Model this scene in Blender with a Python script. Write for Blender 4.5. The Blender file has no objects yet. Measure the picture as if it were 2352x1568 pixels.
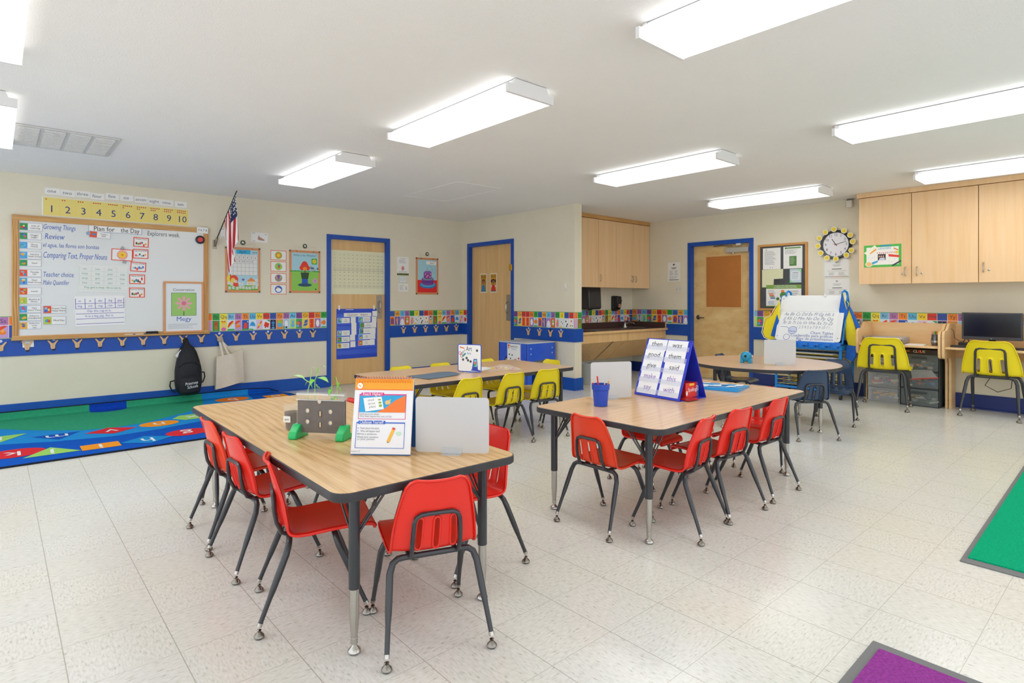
import bpy, math, random
from math import sin, cos, pi, radians as rad, atan2
from mathutils import Vector, Matrix
random.seed(7)
SC = bpy.context.scene
COL = SC.collection
H, CEIL = 1.2285, 2.515
TH = atan2(1504, 1335.6)

# ---------------------------------------------------------------- materials
def lin(h):
    h = h.lstrip('#')
    c = [int(h[i:i+2], 16)/255 for i in (0, 2, 4)]
    return tuple(((x/12.92) if x <= .04045 else ((x+.055)/1.055)**2.4) for x in c) + (1,)
MC = {}
def M(h, rough=.5, metal=0, spec=.5, emit=0, alpha=1, trans=0, coat=0):
    k = (h, rough, metal, spec, emit, alpha, trans, coat)
    if k in MC: return MC[k]
    m = bpy.data.materials.new('paint_%s_%d' % (h, len(MC))); m.use_nodes = True
    b = m.node_tree.nodes['Principled BSDF']; i = b.inputs
    i['Base Color'].default_value = lin(h); i['Roughness'].default_value = rough; i['Metallic'].default_value = metal
    i['Specular IOR Level'].default_value = spec
    if emit: i['Emission Color'].default_value = lin(h); i['Emission Strength'].default_value = emit
    if alpha < 1: i['Alpha'].default_value = alpha
    if trans: i['Transmission Weight'].default_value = trans
    if coat: i['Coat Weight'].default_value = coat; i['Coat Roughness'].default_value = .1
    MC[k] = m; return m
def nodes(name, rough=.5, spec=.5):
    m = bpy.data.materials.new(name); m.use_nodes = True
    nt = m.node_tree; b = nt.nodes['Principled BSDF']
    b.inputs['Roughness'].default_value = rough; b.inputs['Specular IOR Level'].default_value = spec
    return m, nt, b
def N(nt, typ, **kw):
    n = nt.nodes.new(typ)
    for k, v in kw.items():
        if k in n.inputs: n.inputs[k].default_value = v
        else: setattr(n, k, v)
    return n
def L(nt, a, b): nt.links.new(a, b)
def ramp(nt, fac, stops):
    r = nt.nodes.new('ShaderNodeValToRGB'); e = r.color_ramp.elements
    while len(e) < len(stops): e.new(.5)
    for el, (p, c) in zip(e, stops): el.position = p; el.color = lin(c)
    L(nt, fac, r.inputs[0]); return r.outputs[0]
def coords(nt, scale=(1, 1, 1), rot=(0, 0, 0), src='Object'):
    t = nt.nodes.new('ShaderNodeTexCoord'); mp = nt.nodes.new('ShaderNodeMapping')
    mp.inputs['Scale'].default_value = scale; mp.inputs['Rotation'].default_value = rot
    L(nt, t.outputs[src], mp.inputs[0]); return mp.outputs[0]
def wood(name, stops, scale, rough=.4, wave=0, coat=0, bands='X', nsc=1.0):
    m, nt, b = nodes(name, rough)
    co = coords(nt, scale)
    n = N(nt, 'ShaderNodeTexNoise', Scale=nsc, Detail=6, Roughness=.62); L(nt, co, n.inputs['Vector'])
    fac = n.outputs['Fac']
    if wave:
        w = N(nt, 'ShaderNodeTexWave', Scale=wave, Distortion=9, Detail=2, wave_type='BANDS', bands_direction=bands)
        w.inputs['Detail Scale'].default_value = .8
        L(nt, co, w.inputs['Vector'])
        mx = N(nt, 'ShaderNodeMix'); mx.inputs[0].default_value = .42
        L(nt, fac, mx.inputs[2]); L(nt, w.outputs['Fac'], mx.inputs[3]); fac = mx.outputs[0]
    L(nt, ramp(nt, fac, stops), b.inputs['Base Color'])
    if coat: b.inputs['Coat Weight'].default_value = coat; b.inputs['Coat Roughness'].default_value = .15
    return m
def noisy(name, c1, c2, scale=30, rough=.6, bump=0, bsc=None, spec=.4, det=4, dist=.01):
    m, nt, b = nodes(name, rough, spec)
    co = coords(nt)
    n = N(nt, 'ShaderNodeTexNoise', Scale=scale, Detail=det, Roughness=.6); L(nt, co, n.inputs['Vector'])
    L(nt, ramp(nt, n.outputs['Fac'], [(.3, c1), (.7, c2)]), b.inputs['Base Color'])
    if bump:
        n2 = N(nt, 'ShaderNodeTexNoise', Scale=bsc or scale, Detail=3); L(nt, co, n2.inputs['Vector'])
        bp = N(nt, 'ShaderNodeBump', Strength=bump, Distance=dist); L(nt, n2.outputs['Fac'], bp.inputs['Height'])
        L(nt, bp.outputs[0], b.inputs['Normal'])
    return m
WALL = noisy('wall_paint', 'e2dac4', 'e6dfca', 3, .75, .15, 180, .25)
CEILM = noisy('ceiling_paint', 'f1f1ef', 'f3f3f1', 2, .9, .3, 120, .1)
BLUE = noisy('blue_trim_paint', '1049a4', '1550b0', 4, .32)
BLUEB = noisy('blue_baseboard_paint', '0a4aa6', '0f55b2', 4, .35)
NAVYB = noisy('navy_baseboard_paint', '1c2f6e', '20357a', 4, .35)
def laminate(name, axis, cols, amp=1.0):
    m, nt, b = nodes(name, .3)
    c1 = coords(nt, (2.6, .45, 1) if axis == 'Y' else (.45, 2.6, 1)); c2 = coords(nt, (170, 5, 5) if axis == 'Y' else (5, 170, 5))
    n1 = N(nt, 'ShaderNodeTexNoise', Scale=1.0, Detail=2.5, Roughness=.5); L(nt, c1, n1.inputs['Vector'])
    n2 = N(nt, 'ShaderNodeTexNoise', Scale=1.0, Detail=3, Roughness=.6); L(nt, c2, n2.inputs['Vector'])
    sx = N(nt, 'ShaderNodeSeparateXYZ'); L(nt, coords(nt), sx.inputs[0])
    a = N(nt, 'ShaderNodeMath', operation='MULTIPLY_ADD'); a.inputs[1].default_value = 120; L(nt, sx.outputs['X' if axis == 'Y' else 'Y'], a.inputs[0])
    k = N(nt, 'ShaderNodeMath', operation='MULTIPLY'); k.inputs[1].default_value = 62; L(nt, n1.outputs['Fac'], k.inputs[0]); L(nt, k.outputs[0], a.inputs[2])
    sn = N(nt, 'ShaderNodeMath', operation='SINE'); L(nt, a.outputs[0], sn.inputs[0])
    pw = N(nt, 'ShaderNodeMath', operation='MULTIPLY_ADD'); pw.inputs[1].default_value = .16*amp; pw.inputs[2].default_value = .0; L(nt, sn.outputs[0], pw.inputs[0])
    ad = N(nt, 'ShaderNodeMath', operation='ADD'); L(nt, pw.outputs[0], ad.inputs[0]); L(nt, n2.outputs['Fac'], ad.inputs[1])
    L(nt, ramp(nt, ad.outputs[0], cols), b.inputs['Base Color'])
    b.inputs['Coat Weight'].default_value = .25; b.inputs['Coat Roughness'].default_value = .15
    return m
LAM = laminate('oak_laminate', 'Y', [(.22, 'bf935c'), (.38, 'd3a76c'), (.52, 'dfb67e'), (.8, 'e8c593')], .75)
LAM2 = laminate('oak_laminate_across', 'X', [(.22, 'c29868'), (.38, 'd2a87b'), (.55, 'dcb58b'), (.8, 'e4c29d')], .5)
LAM3 = laminate('round_table_laminate', 'X', [(.22, 'c59b79'), (.4, 'd2ac8a'), (.55, 'dab796'), (.8, 'e2c2a4')], .35)
MAPLE = wood('maple_veneer', [(.25, 'd9ae73'), (.5, 'e2ba82'), (.8, 'e9c694')], (18, 18, .9), .4)
MAPLED = wood('maple_door_veneer', [(.25, 'd6ab70'), (.5, 'dfb67c'), (.8, 'e8c48d')], (14, 14, 1.0), .4)
MAPLEF = wood('figured_maple_veneer', [(.3, 'd3a768'), (.5, 'debb7e'), (.75, 'e8cb92')], (5, 5, 9), .4, 0, .1)
MAPLEC = wood('maple_cabinet_veneer', [(.25, 'e3b983'), (.5, 'eac495'), (.8, 'efcda2')], (18, 18, .9), .45)
OAK = wood('oak_frame_wood', [(.3, 'b07a3e'), (.5, 'c8914f'), (.75, 'd8a764')], (30, 30, 3), .45, .6)
OAKH = wood('oak_frame_wood_flat', [(.3, 'b8854b'), (.5, 'cb9a5b'), (.75, 'd9ac6b')], (3, 30, 30), .45)
DESKW = wood('desk_maple', [(.25, 'dcb27c'), (.5, 'e5bf8b'), (.8, 'ebcb9c')], (2, 2, 14), .4)
COUNT = noisy('counter_laminate', '4a3430', '5a413a', 160, .35)
CORKB = noisy('brown_paper', 'b06d30', 'bd7838', 3, .7)
SOIL = noisy('soil', '3a2a22', '5a4336', 60, .8)
BLK = M('26282c', .3); BLKT = M('2b2e33', .28, spec=.6); CHR = M('b9b6b0', .22, 1); CHRD = M('8d8880', .25, 1); EDGE = noisy('edge_band_black', '343438', '3d3d42', 20, .4)
WHT = M('f2f2f0', .55); PAPER = M('ecebe6', .6); INK = M('4a4a52', .6); DARK = M('303238', .5)
HANDW = M('3b62b8', .5)
GREEN_CARPET = noisy('green_mat_carpet', '04a878', '09c48e', 90, .95, .8, 260, .1, 6)
PURPLE_CARPET = noisy('purple_mat_carpet', '8c3a8c', 'b04fb0', 90, .95, .8, 260, .1, 6)
RUBBER = M('77797a', .7)
def rugm(h, h2): return noisy('rug_' + h, h, h2, 40, .95, .4, 300, .1)
def glass(name, tint='ffffff', alpha=.25, rough=.1):
    return M(tint, rough, 0, .6, 0, alpha)

# floor tiles
def floor_mat():
    m, nt, b = nodes('vinyl_tile_floor', .2, .45)
    t = nt.nodes.new('ShaderNodeTexCoord')
    mp = N(nt, 'ShaderNodeMapping'); mp.vector_type = 'TEXTURE'
    mp.inputs['Location'].default_value = (.1755, .148, 0); mp.inputs['Scale'].default_value = (.3048, .3048, 1)
    L(nt, t.outputs['Object'], mp.inputs[0])
    ck = N(nt, 'ShaderNodeTexChecker', Scale=1.0); L(nt, mp.outputs[0], ck.inputs['Vector'])
    spk = []
    for sc in ((38, 130, 1), (130, 38, 1)):
        m2 = N(nt, 'ShaderNodeMapping'); m2.inputs['Scale'].default_value = sc; L(nt, t.outputs['Object'], m2.inputs[0])
        n = N(nt, 'ShaderNodeTexNoise', Scale=1.0, Detail=2, Roughness=.55); L(nt, m2.outputs[0], n.inputs['Vector']); spk.append(n.outputs['Fac'])
    mx = N(nt, 'ShaderNodeMix'); L(nt, ck.outputs['Fac'], mx.inputs[0]); L(nt, spk[0], mx.inputs[2]); L(nt, spk[1], mx.inputs[3])
    base = ramp(nt, mx.outputs[0], [(.27, 'b6b6ac'), (.36, 'd7d8d3'), (.5, 'e0e1dd'), (.68, 'e8e9e6')])
    n3 = N(nt, 'ShaderNodeTexNoise', Scale=1.3, Detail=2); L(nt, t.outputs['Object'], n3.inputs['Vector'])
    tint = ramp(nt, n3.outputs['Fac'], [(.3, 'fcf9f1'), (.7, 'fafafa')])
    mul = N(nt, 'ShaderNodeMix', data_type='RGBA', blend_type='MULTIPLY'); mul.inputs[0].default_value = 1
    L(nt, base, mul.inputs[6]); L(nt, tint, mul.inputs[7])
    # grooves
    sx = N(nt, 'ShaderNodeSeparateXYZ'); L(nt, mp.outputs[0], sx.inputs[0])
    gs = []
    for a, wd in (('X', .0055), ('Y', .003)):
        fr = N(nt, 'ShaderNodeMath', operation='FRACT'); L(nt, sx.outputs[a], fr.inputs[0])
        s = N(nt, 'ShaderNodeMath', operation='SUBTRACT'); s.inputs[1].default_value = .5; L(nt, fr.outputs[0], s.inputs[0])
        ab = N(nt, 'ShaderNodeMath', operation='ABSOLUTE'); L(nt, s.outputs[0], ab.inputs[0])
        gt = N(nt, 'ShaderNodeMath', operation='GREATER_THAN'); gt.inputs[1].default_value = .5 - wd; L(nt, ab.outputs[0], gt.inputs[0]); gs.append(gt.outputs[0])
    mxg = N(nt, 'ShaderNodeMath', operation='MAXIMUM'); L(nt, gs[0], mxg.inputs[0]); L(nt, gs[1], mxg.inputs[1])
    fin = N(nt, 'ShaderNodeMix', data_type='RGBA'); fin.inputs[7].default_value = lin('8f897d')
    sg = N(nt, 'ShaderNodeMath', operation='MULTIPLY'); sg.inputs[1].default_value = .6; L(nt, mxg.outputs[0], sg.inputs[0])
    L(nt, sg.outputs[0], fin.inputs[0]); L(nt, mul.outputs[2], fin.inputs[6]); L(nt, fin.outputs[2], b.inputs['Base Color'])
    rn = N(nt, 'ShaderNodeTexNoise', Scale=2.5, Detail=3); L(nt, t.outputs['Object'], rn.inputs['Vector'])
    mr = N(nt, 'ShaderNodeMapRange'); mr.inputs['To Min'].default_value = .14; mr.inputs['To Max'].default_value = .3
    L(nt, rn.outputs['Fac'], mr.inputs[0]); L(nt, mr.outputs[0], b.inputs['Roughness'])
    bp = N(nt, 'ShaderNodeBump', Strength=.04, Distance=.01); n4 = N(nt, 'ShaderNodeTexNoise', Scale=14, Detail=2)
    L(nt, t.outputs['Object'], n4.inputs['Vector']); L(nt, n4.outputs['Fac'], bp.inputs['Height']); L(nt, bp.outputs[0], b.inputs['Normal'])
    return m

# ---------------------------------------------------------------- text glyphs
TXC = {}
def glyphs(s):
    if s in TXC: return TXC[s]
    cu = bpy.data.curves.new('t', 'FONT'); cu.body = s; cu.size = 1; cu.align_x = 'CENTER'; cu.align_y = 'CENTER'
    cu.resolution_u = 2
    ob = bpy.data.objects.new('t', cu); me = bpy.data.meshes.new_from_object(ob)
    vs = [(v.co.x, v.co.y) for v in me.vertices]; fs = [tuple(p.vertices) for p in me.polygons]
    bpy.data.objects.remove(ob); bpy.data.curves.remove(cu); bpy.data.meshes.remove(me)
    w = (max(v[0] for v in vs) - min(v[0] for v in vs)) if vs else 1
    TXC[s] = (vs, fs, w); return TXC[s]

# ---------------------------------------------------------------- mesh builder
def rrect(x0, x1, z0, z1, r, n=5):
    pts = []
    for cx, cz, a0 in ((x1-r, z0+r, -90), (x1-r, z1-r, 0), (x0+r, z1-r, 90), (x0+r, z0+r, 180)):
        for k in range(n+1):
            a = rad(a0 + 90*k/n); pts.append((cx+r*cos(a), cz+r*sin(a)))
    return pts
def ell(cx, cz, rx, rz, n=20, a0=0): return [(cx+rx*cos(a0+2*pi*k/n), cz+rz*sin(a0+2*pi*k/n)) for k in range(n)]
LAY = .0005
class MB:
    def __init__(s): s.v = []; s.f = []; s.mi = []; s.ms = []; s.n = 0
    def mat(s, m):
        if isinstance(m, str): m = M(m, .6)
        if m not in s.ms: s.ms.append(m)
        return s.ms.index(m)
    def add(s, vs, fs, m):
        o = len(s.v); i = s.mat(m); s.v += [tuple(v) for v in vs]
        for f in fs: s.f.append(tuple(o+k for k in f)); s.mi.append(i)
        return s
    def box(s, x0, x1, y0, y1, z0, z1, m):
        vs = [(x, y, z) for x in (x0, x1) for y in (y0, y1) for z in (z0, z1)]
        return s.add(vs, [(0, 1, 3, 2), (4, 6, 7, 5), (0, 4, 5, 1), (2, 3, 7, 6), (0, 2, 6, 4), (1, 5, 7, 3)], m)
    def tube(s, pts, r, m, n=8, cap=True):
        pts = [Vector(p) for p in pts]; rs = r if isinstance(r, (list, tuple)) else [r]*len(pts)
        vs = []; fs = []; up = None
        for k, p in enumerate(pts):
            a = pts[max(k-1, 0)]; b = pts[min(k+1, len(pts)-1)]; t = (b-a)
            if t.length < 1e-9: t = Vector((0, 0, 1))
            t.normalize()
            if up is None:
                up = Vector((0, 0, 1)) if abs(t.z) < .9 else Vector((1, 0, 0))
            u = up - t*up.dot(t)
            if u.length < 1e-4: u = Vector((0, 1, 0)) - t*t.y
            u.normalize(); w = t.cross(u); up = u
            for j in range(n):
                q = 2*pi*j/n; vs.append(p + (u*cos(q) + w*sin(q))*rs[k])
        for k in range(len(pts)-1):
            for j in range(n):
                j2 = (j+1) % n; fs.append((k*n+j, k*n+j2, (k+1)*n+j2, (k+1)*n+j))
        if cap: fs.append(tuple(range(n-1, -1, -1))); fs.append(tuple((len(pts)-1)*n+j for j in range(n)))
        return s.add(vs, fs, m)
    def lathe(s, prof, m, n=16, c=(0, 0, 0), cap=True):
        vs = []; fs = []
        for r, z in prof:
            for j in range(n): a = 2*pi*j/n; vs.append((c[0]+r*cos(a), c[1]+r*sin(a), c[2]+z))
        K = len(prof)
        for k in range(K-1):
            for j in range(n): j2 = (j+1) % n; fs.append((k*n+j, k*n+j2, (k+1)*n+j2, (k+1)*n+j))
        if cap: fs.append(tuple(range(n-1, -1, -1))); fs.append(tuple((K-1)*n+j for j in range(n)))
        return s.add(vs, fs, m)
    def prism(s, poly, d0, d1, ax, m):
        P = {'y': lambda a, b, d: (a, d, b), 'z': lambda a, b, d: (a, b, d), 'x': lambda a, b, d: (d, a, b)}[ax]
        n = len(poly); vs = [P(a, b, d0) for a, b in poly] + [P(a, b, d1) for a, b in poly]
        fs = [tuple(range(n)), tuple(range(2*n-1, n-1, -1))] + [(k, n+k, n+(k+1) % n, (k+1) % n) for k in range(n)]
        return s.add(vs, fs, m)
    # flat artwork in the XZ plane facing -Y
    def poly(s, pts, m, l=1):
        s.n += 1; y = -l*LAY - (s.n % 60)*4e-6
        return s.add([(a, y, b) for a, b in pts], [tuple(range(len(pts)))], m)
    def rect(s, x0, x1, z0, z1, m, l=1): return s.poly([(x0, z0), (x1, z0), (x1, z1), (x0, z1)], m, l)
    def el(s, cx, cz, rx, rz, m, l=1, n=18): return s.poly(ell(cx, cz, rx, rz, n), m, l)
    def line(s, a, b, w, m, l=2):
        d = Vector((b[0]-a[0], b[1]-a[1]))
        if d.length == 0: return s
        p = Vector((-d.y, d.x)).normalized()*w/2
        return s.poly([(a[0]+p.x, a[1]+p.y), (a[0]-p.x, a[1]-p.y), (b[0]-p.x, b[1]-p.y), (b[0]+p.x, b[1]+p.y)], m, l)
    def frame(s, x0, x1, z0, z1, w, m, l=2):
        s.rect(x0, x1, z0, z0+w, m, l); s.rect(x0, x1, z1-w, z1, m, l); s.rect(x0, x0+w, z0+w, z1-w, m, l); return s.rect(x1-w, x1, z0+w, z1-w, m, l)
    def text(s, t, cx, cz, size, m=INK, l=3, maxw=None, shear=0, rot=0, sx=1):
        vs, fs, w = glyphs(t)
        if not vs: return s
        k = size; kx = size*sx
        if maxw and w*kx > maxw: kx = maxw/w
        c, sn = cos(rot), sin(rot); out = []
        for x, y in vs:
            a, b = x*kx + y*k*shear, y*k
            out.append((cx + a*c - b*sn, -l*LAY, cz + a*sn + b*c))
        return s.add(out, fs, m)
    def lines(s, x0, x1, z0, z1, n, m='a9a9ad', l=2, fill=.35):
        for k in range(n):
            z = z1 - (z1-z0)*(k+.5)/n; e = x1 - (x1-x0)*random.uniform(0, .35)
            s.rect(x0, e, z-(z1-z0)/n*fill/2, z+(z1-z0)/n*fill/2, m, l)
        return s
    def build(s, name, parent=None, loc=(0, 0, 0), rot=0, smooth=False, bevel=0, seg=2, ang=.7):
        me = bpy.data.meshes.new(name); me.from_pydata(s.v, [], s.f)
        for m in s.ms: me.materials.append(m)
        me.polygons.foreach_set('material_index', s.mi)
        if smooth or bevel:
            me.polygons.foreach_set('use_smooth', [True]*len(s.f)); me.set_sharp_from_angle(angle=ang)
        me.update()
        o = bpy.data.objects.new(name, me); COL.objects.link(o)
        o.parent = parent; o.location = loc; o.rotation_euler = rot if isinstance(rot, tuple) else (0, 0, rot)
        if bevel:
            b = o.modifiers.new('bevel', 'BEVEL'); b.width = bevel; b.segments = seg; b.limit_method = 'ANGLE'; b.angle_limit = .6
        return o
def tag(o, label, cat, group=None, kind=None):
    o['label'] = label; o['category'] = cat
    if group: o['group'] = group
    if kind: o['kind'] = kind
    return o
def thing(name, label, cat, loc=(0, 0, 0), rot=0, group=None):
    o = bpy.data.objects.new(name, None); COL.objects.link(o); o.empty_display_size = .05
    o.location = loc; o.rotation_euler = rot if isinstance(rot, tuple) else (0, 0, rot)
    return tag(o, label, cat, group)
def struct(o): o['kind'] = 'structure'; return o
def dup(root, loc, rot, label, group=None, scale=None):
    r = root.copy(); COL.objects.link(r); r.location = loc; r.rotation_euler = rot if isinstance(rot, tuple) else (0, 0, rot)
    if scale: r.scale = scale
    r['label'] = label
    if group: r['group'] = group
    def rec(o, n):
        for ch in list(o.children):
            c = ch.copy(); COL.objects.link(c); c.parent = n; rec(ch, c)
    rec(root, r); return r
RW = -pi/2          # facing -X (local x runs toward -Y)
FLAT = (-pi/2, 0, 0)
YA, XP, XF, YK = 7.80, 5.82, 8.22, 6.13

# ================================================================ ROOM SHELL
X0, Y0 = -2.2, -2.6
struct(MB().box(X0, XF+.3, Y0, YA+.15, -.08, 0, floor_mat()).build('floor'))
struct(MB().box(X0, XF+.3, Y0, YA+.15, CEIL, CEIL+.08, CEILM).build('ceiling'))
w = MB()
for a, b, z0 in ((X0, 3.46, 0), (3.46, 4.455, 2.14), (4.455, XP+.14, 0)): w.box(a, b, YA, YA+.15, z0, CEIL, WALL)
struct(w.build('wall_left'))
w = MB()
for a, b, z0 in ((5.285, 6.51, 0), (6.51, 7.657, 2.14), (7.657, YA, 0)): w.box(XP, XP+.14, a, b, z0, CEIL, WALL)
struct(w.build('wall_partition'))
struct(MB().box(XP+.14, XF, YK, YK+.12, 0, CEIL, WALL).build('wall_kitchen'))
w = MB()
for a, b, z0 in ((Y0, 3.98, 0), (3.98, 5.05, 2.12), (5.05, YK+.12, 0)): w.box(XF, XF+.3, a, b, z0, CEIL, WALL)
struct(w.build('wall_far'))
# blue chair rails with coat hooks
def rail(name, x0, x1, loc, rot, stickers=()):
    m = MB().box(x0, x1, -.016, 0, .65, .828, BLUE)
    for sx, sz, c in stickers: m.add([(sx+.0145*cos(k*pi/6), -.0172, sz+.0145*sin(k*pi/6)) for k in range(12)], [tuple(range(12))], M(c, .4))
    return struct(m.build(name, None, loc, rot, bevel=.003))
HX = [.04, .242, .45, .656, .857, 1.062, 1.262, 1.472, 1.671, 1.865, 2.065, 2.263, 2.468, 2.664, 2.867, 3.066, 3.253]
st = []
rnd = random.Random(3)
for k, hx in enumerate(HX):
    c = 'c9d3ea' if k in (0, 2, 3, 10, 13, 14, 15, 16, 12) else '101114'
    st.append((hx+rnd.uniform(-.01, .02), .806, c))
    if k < 10 and k not in (0, 8): st.append((hx+rnd.uniform(0, .015), .70, '101114'))
    if k in (16, 14): st.append((hx-.008, .80, '101114'))
rail('trim_1', X0, 3.46, (0, YA, 0), 0, st)
HX2 = [4.68, 4.88, 5.08, 5.28, 5.48, 5.68]
rail('trim_2', 4.455, XP, (0, YA, 0), 0, [(h, .806, 'c9d3ea' if k != 4 else '101114') for k, h in enumerate(HX2)])
rail('trim_3', 0, .143, (XP, YA, 0), RW)
HY3 = [6.17, 5.94, 5.72, 5.52]
rail('trim_4', 0, 1.225, (XP, 6.51, 0), RW, [(6.51-h, .806, 'c9d3ea' if k != 2 else '101114') for k, h in enumerate(HY3)])
struct(MB().box(XP-.016, XP+.156, 5.269, 5.285, .65, .828, BLUE).build('trim_5', bevel=.003))
rail('trim_6', 0, .40, (XF, 5.45, 0), RW)
rail('trim_7', 0, 3.4, (XF, 3.98, 0), RW)
def base(name, x0, x1, loc, rot, m, t=.016):
    return struct(MB().box(x0, x1, -t, 0, .012, .165, m).prism([(0, 0), (-t-.012, 0), (-t-.008, .014), (0, .022)], x0, x1, 'x', m).build(name, None, loc, rot, bevel=.004))
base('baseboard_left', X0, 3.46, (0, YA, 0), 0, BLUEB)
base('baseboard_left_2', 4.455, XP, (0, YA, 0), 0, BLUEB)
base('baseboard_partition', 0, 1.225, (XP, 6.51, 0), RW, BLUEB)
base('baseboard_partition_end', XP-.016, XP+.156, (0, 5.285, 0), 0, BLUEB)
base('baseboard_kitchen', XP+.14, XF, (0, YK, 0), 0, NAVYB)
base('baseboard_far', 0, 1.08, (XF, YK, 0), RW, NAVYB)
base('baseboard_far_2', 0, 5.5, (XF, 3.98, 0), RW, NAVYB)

# doors, built in a frame where x runs right along the wall and -y faces the room
def door(name, loc, rot, w, h, recess, leafm, hinge_strip=None):
    e = bpy.data.objects.new(name, None); COL.objects.link(e); e.location = loc; e.rotation_euler = (0, 0, rot); struct(e)
    f = MB(); t = .062
    f.box(0, t, -.012, recess+.04, 0, h, BLUE); f.box(w-t, w, -.012, recess+.04, 0, h, BLUE); f.box(t, w-t, -.012, recess+.04, h-t, h, BLUE)
    f.build('frame', e, bevel=.003)
    MB().box(t, w-t, recess, recess+.04, .008, h-t, leafm).build('door_leaf', e)
    MB().box(t, w-t, -.005, recess, 0, .008, M('a9a79c', .4)).build('threshold', e)
    return e
d1 = door('door_1', (3.46, YA, 0), 0, .995, 2.14, .045, MAPLED)
MB().box(.064, .088, .03, .045, .01, 2.07, M('c9ccce', .35)).build('weather_strip', d1)
def pull(par, x, z0, z1, y):
    p = MB().box(x-.045, x+.045, y-.004, y, z0, z1, M('a49c8e', .35, .7)).build('pull_plate', par)
    zc = (z0+z1)/2
    MB().tube([(x, y-.004, zc-.085), (x, y-.04, zc-.08), (x, y-.05, zc-.05), (x, y-.05, zc+.05), (x, y-.04, zc+.08), (x, y-.004, zc+.085)], .008, CHR).build('pull_handle', p, smooth=True)
pull(d1, .84, .94, 1.29, .045)
d2 = door('door_2', (XP, 7.657, 0), RW, 1.147, 2.14, .05, MAPLED)
pull(d2, .965, .9, 1.30, .05)
MB().box(1.06, 1.125, -.03, .05, 1.66, 1.755, M('c79a2f', .35, .6)).build('safety_latch', d2, bevel=.006)
d3 = door('door_3', (XF, 5.05, 0), RW, 1.07, 2.12, .075, MAPLEF)
MB().box(.265, .865, .068, .0755, 1.09, 1.905, MAPLED).build('window_bead', d3)
MB().box(.285, .845, .064, .069, 1.11, 1.885, CORKB).build('window_panel', d3)
k = MB(); k.lathe([(0, 0), (.036, 0), (.036, .01), (.03, .016), (0, .016)], CHRD, 20)
o = k.build('lever_rose', d3, (.145, .074, .945), (pi/2, 0, 0), smooth=True)
MB().tube([(.145, .06, .945), (.145, .03, .945), (.16, .022, .945), (.25, .022, .94), (.265, .025, .938)], [.011, .011, .011, .009, .008], CHRD).build('lever_handle', d3, smooth=True)
c = MB().box(.62, .985, .015, .065, 1.93, 2.0, M('b9b5a9', .4, .3)).build('door_closer', d3, bevel=.004)
MB().tube([(.72, .04, 2.0), (.71, .035, 2.03), (.55, .03, 2.045), (.42, .045, 2.04)], .007, CHR).build('closer_arm', c, smooth=True)
MB().lathe([(0, -.02), (.014, -.018), (.016, 0), (0, .001)], CHR, 12, (.735, .04, 1.93)).build('adjusting_knob', c, smooth=True)
MB().box(.80, .87, .0, .06, 2.03, 2.06, M('d9d7d0', .5)).build('stop_block', d3, bevel=.003)
MB().box(1.0, 1.02, .0, .03, 1.72, 1.82, CHR).build('hinge', d3)

# ceiling: fixtures, vent, attic hatch
def fixture():
    t = thing('ceiling_light', '', 'ceiling light')
    hw, hl = .1875, .69
    MB().box(-.13, .13, -hl+.02, hl-.02, -.045, -.004, M('e2e2e2', .5)).build('housing', t, bevel=.006)
    for s in (-1, 1):
      e = MB(); e.prism([(-hw, -.092), (hw, -.092), (hw, -.038), (.145, -.038), (.13, -.004), (-.13, -.004), (-.145, -.038), (-hw, -.038)], s*hl, s*(hl-.02), 'y', M('e6e6e6', .5))
      e.build('end_cap', t)
    d = MB(); prof = [(-hw+.003, -.045), (-hw, -.06), (-hw+.006, -.088), (-hw+.02, -.092), (hw-.02, -.092), (hw-.006, -.088), (hw, -.06), (hw-.003, -.045)]
    d.prism(prof, -hl+.02, hl-.02, 'y', EMIT); d.build('diffuser', t)
    ld = bpy.data.lights.get('lamp') or bpy.data.lights.new('lamp', 'AREA')
    ld.shape = 'RECTANGLE'; ld.size = .33; ld.size_y = 1.3; ld.energy = 7.2; ld.color = (1, .99, .97)
    lo = bpy.data.objects.new('lamp', ld); COL.objects.link(lo); lo.parent = t; lo.location = (0, 0, -.0935)
    return t
def emit_mat():
    m, nt, b = nodes('prismatic_diffuser', .4)
    co = coords(nt)
    sx = N(nt, 'ShaderNodeSeparateXYZ'); L(nt, co, sx.inputs[0])
    ab = N(nt, 'ShaderNodeMath', operation='ABSOLUTE'); L(nt, sx.outputs['X'], ab.inputs[0])
    s1 = N(nt, 'ShaderNodeMath', operation='SUBTRACT'); s1.inputs[1].default_value = .085; L(nt, ab.outputs[0], s1.inputs[0])
    a2 = N(nt, 'ShaderNodeMath', operation='ABSOLUTE'); L(nt, s1.outputs[0], a2.inputs[0])
    mr = N(nt, 'ShaderNodeMapRange'); mr.inputs['From Min'].default_value = 0; mr.inputs['From Max'].default_value = .1
    mr.inputs['To Min'].default_value = EM_HI; mr.inputs['To Max'].default_value = EM_LO; L(nt, a2.outputs[0], mr.inputs[0])
    b.inputs['Base Color'].default_value = (.9, .9, .9, 1); b.inputs['Emission Color'].default_value = (1, .995, .985, 1)
    L(nt, mr.outputs[0], b.inputs['Emission Strength'])
    return m
EM_HI, EM_LO = 1.7, .98
EMIT = emit_mat()
f0 = fixture()
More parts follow.
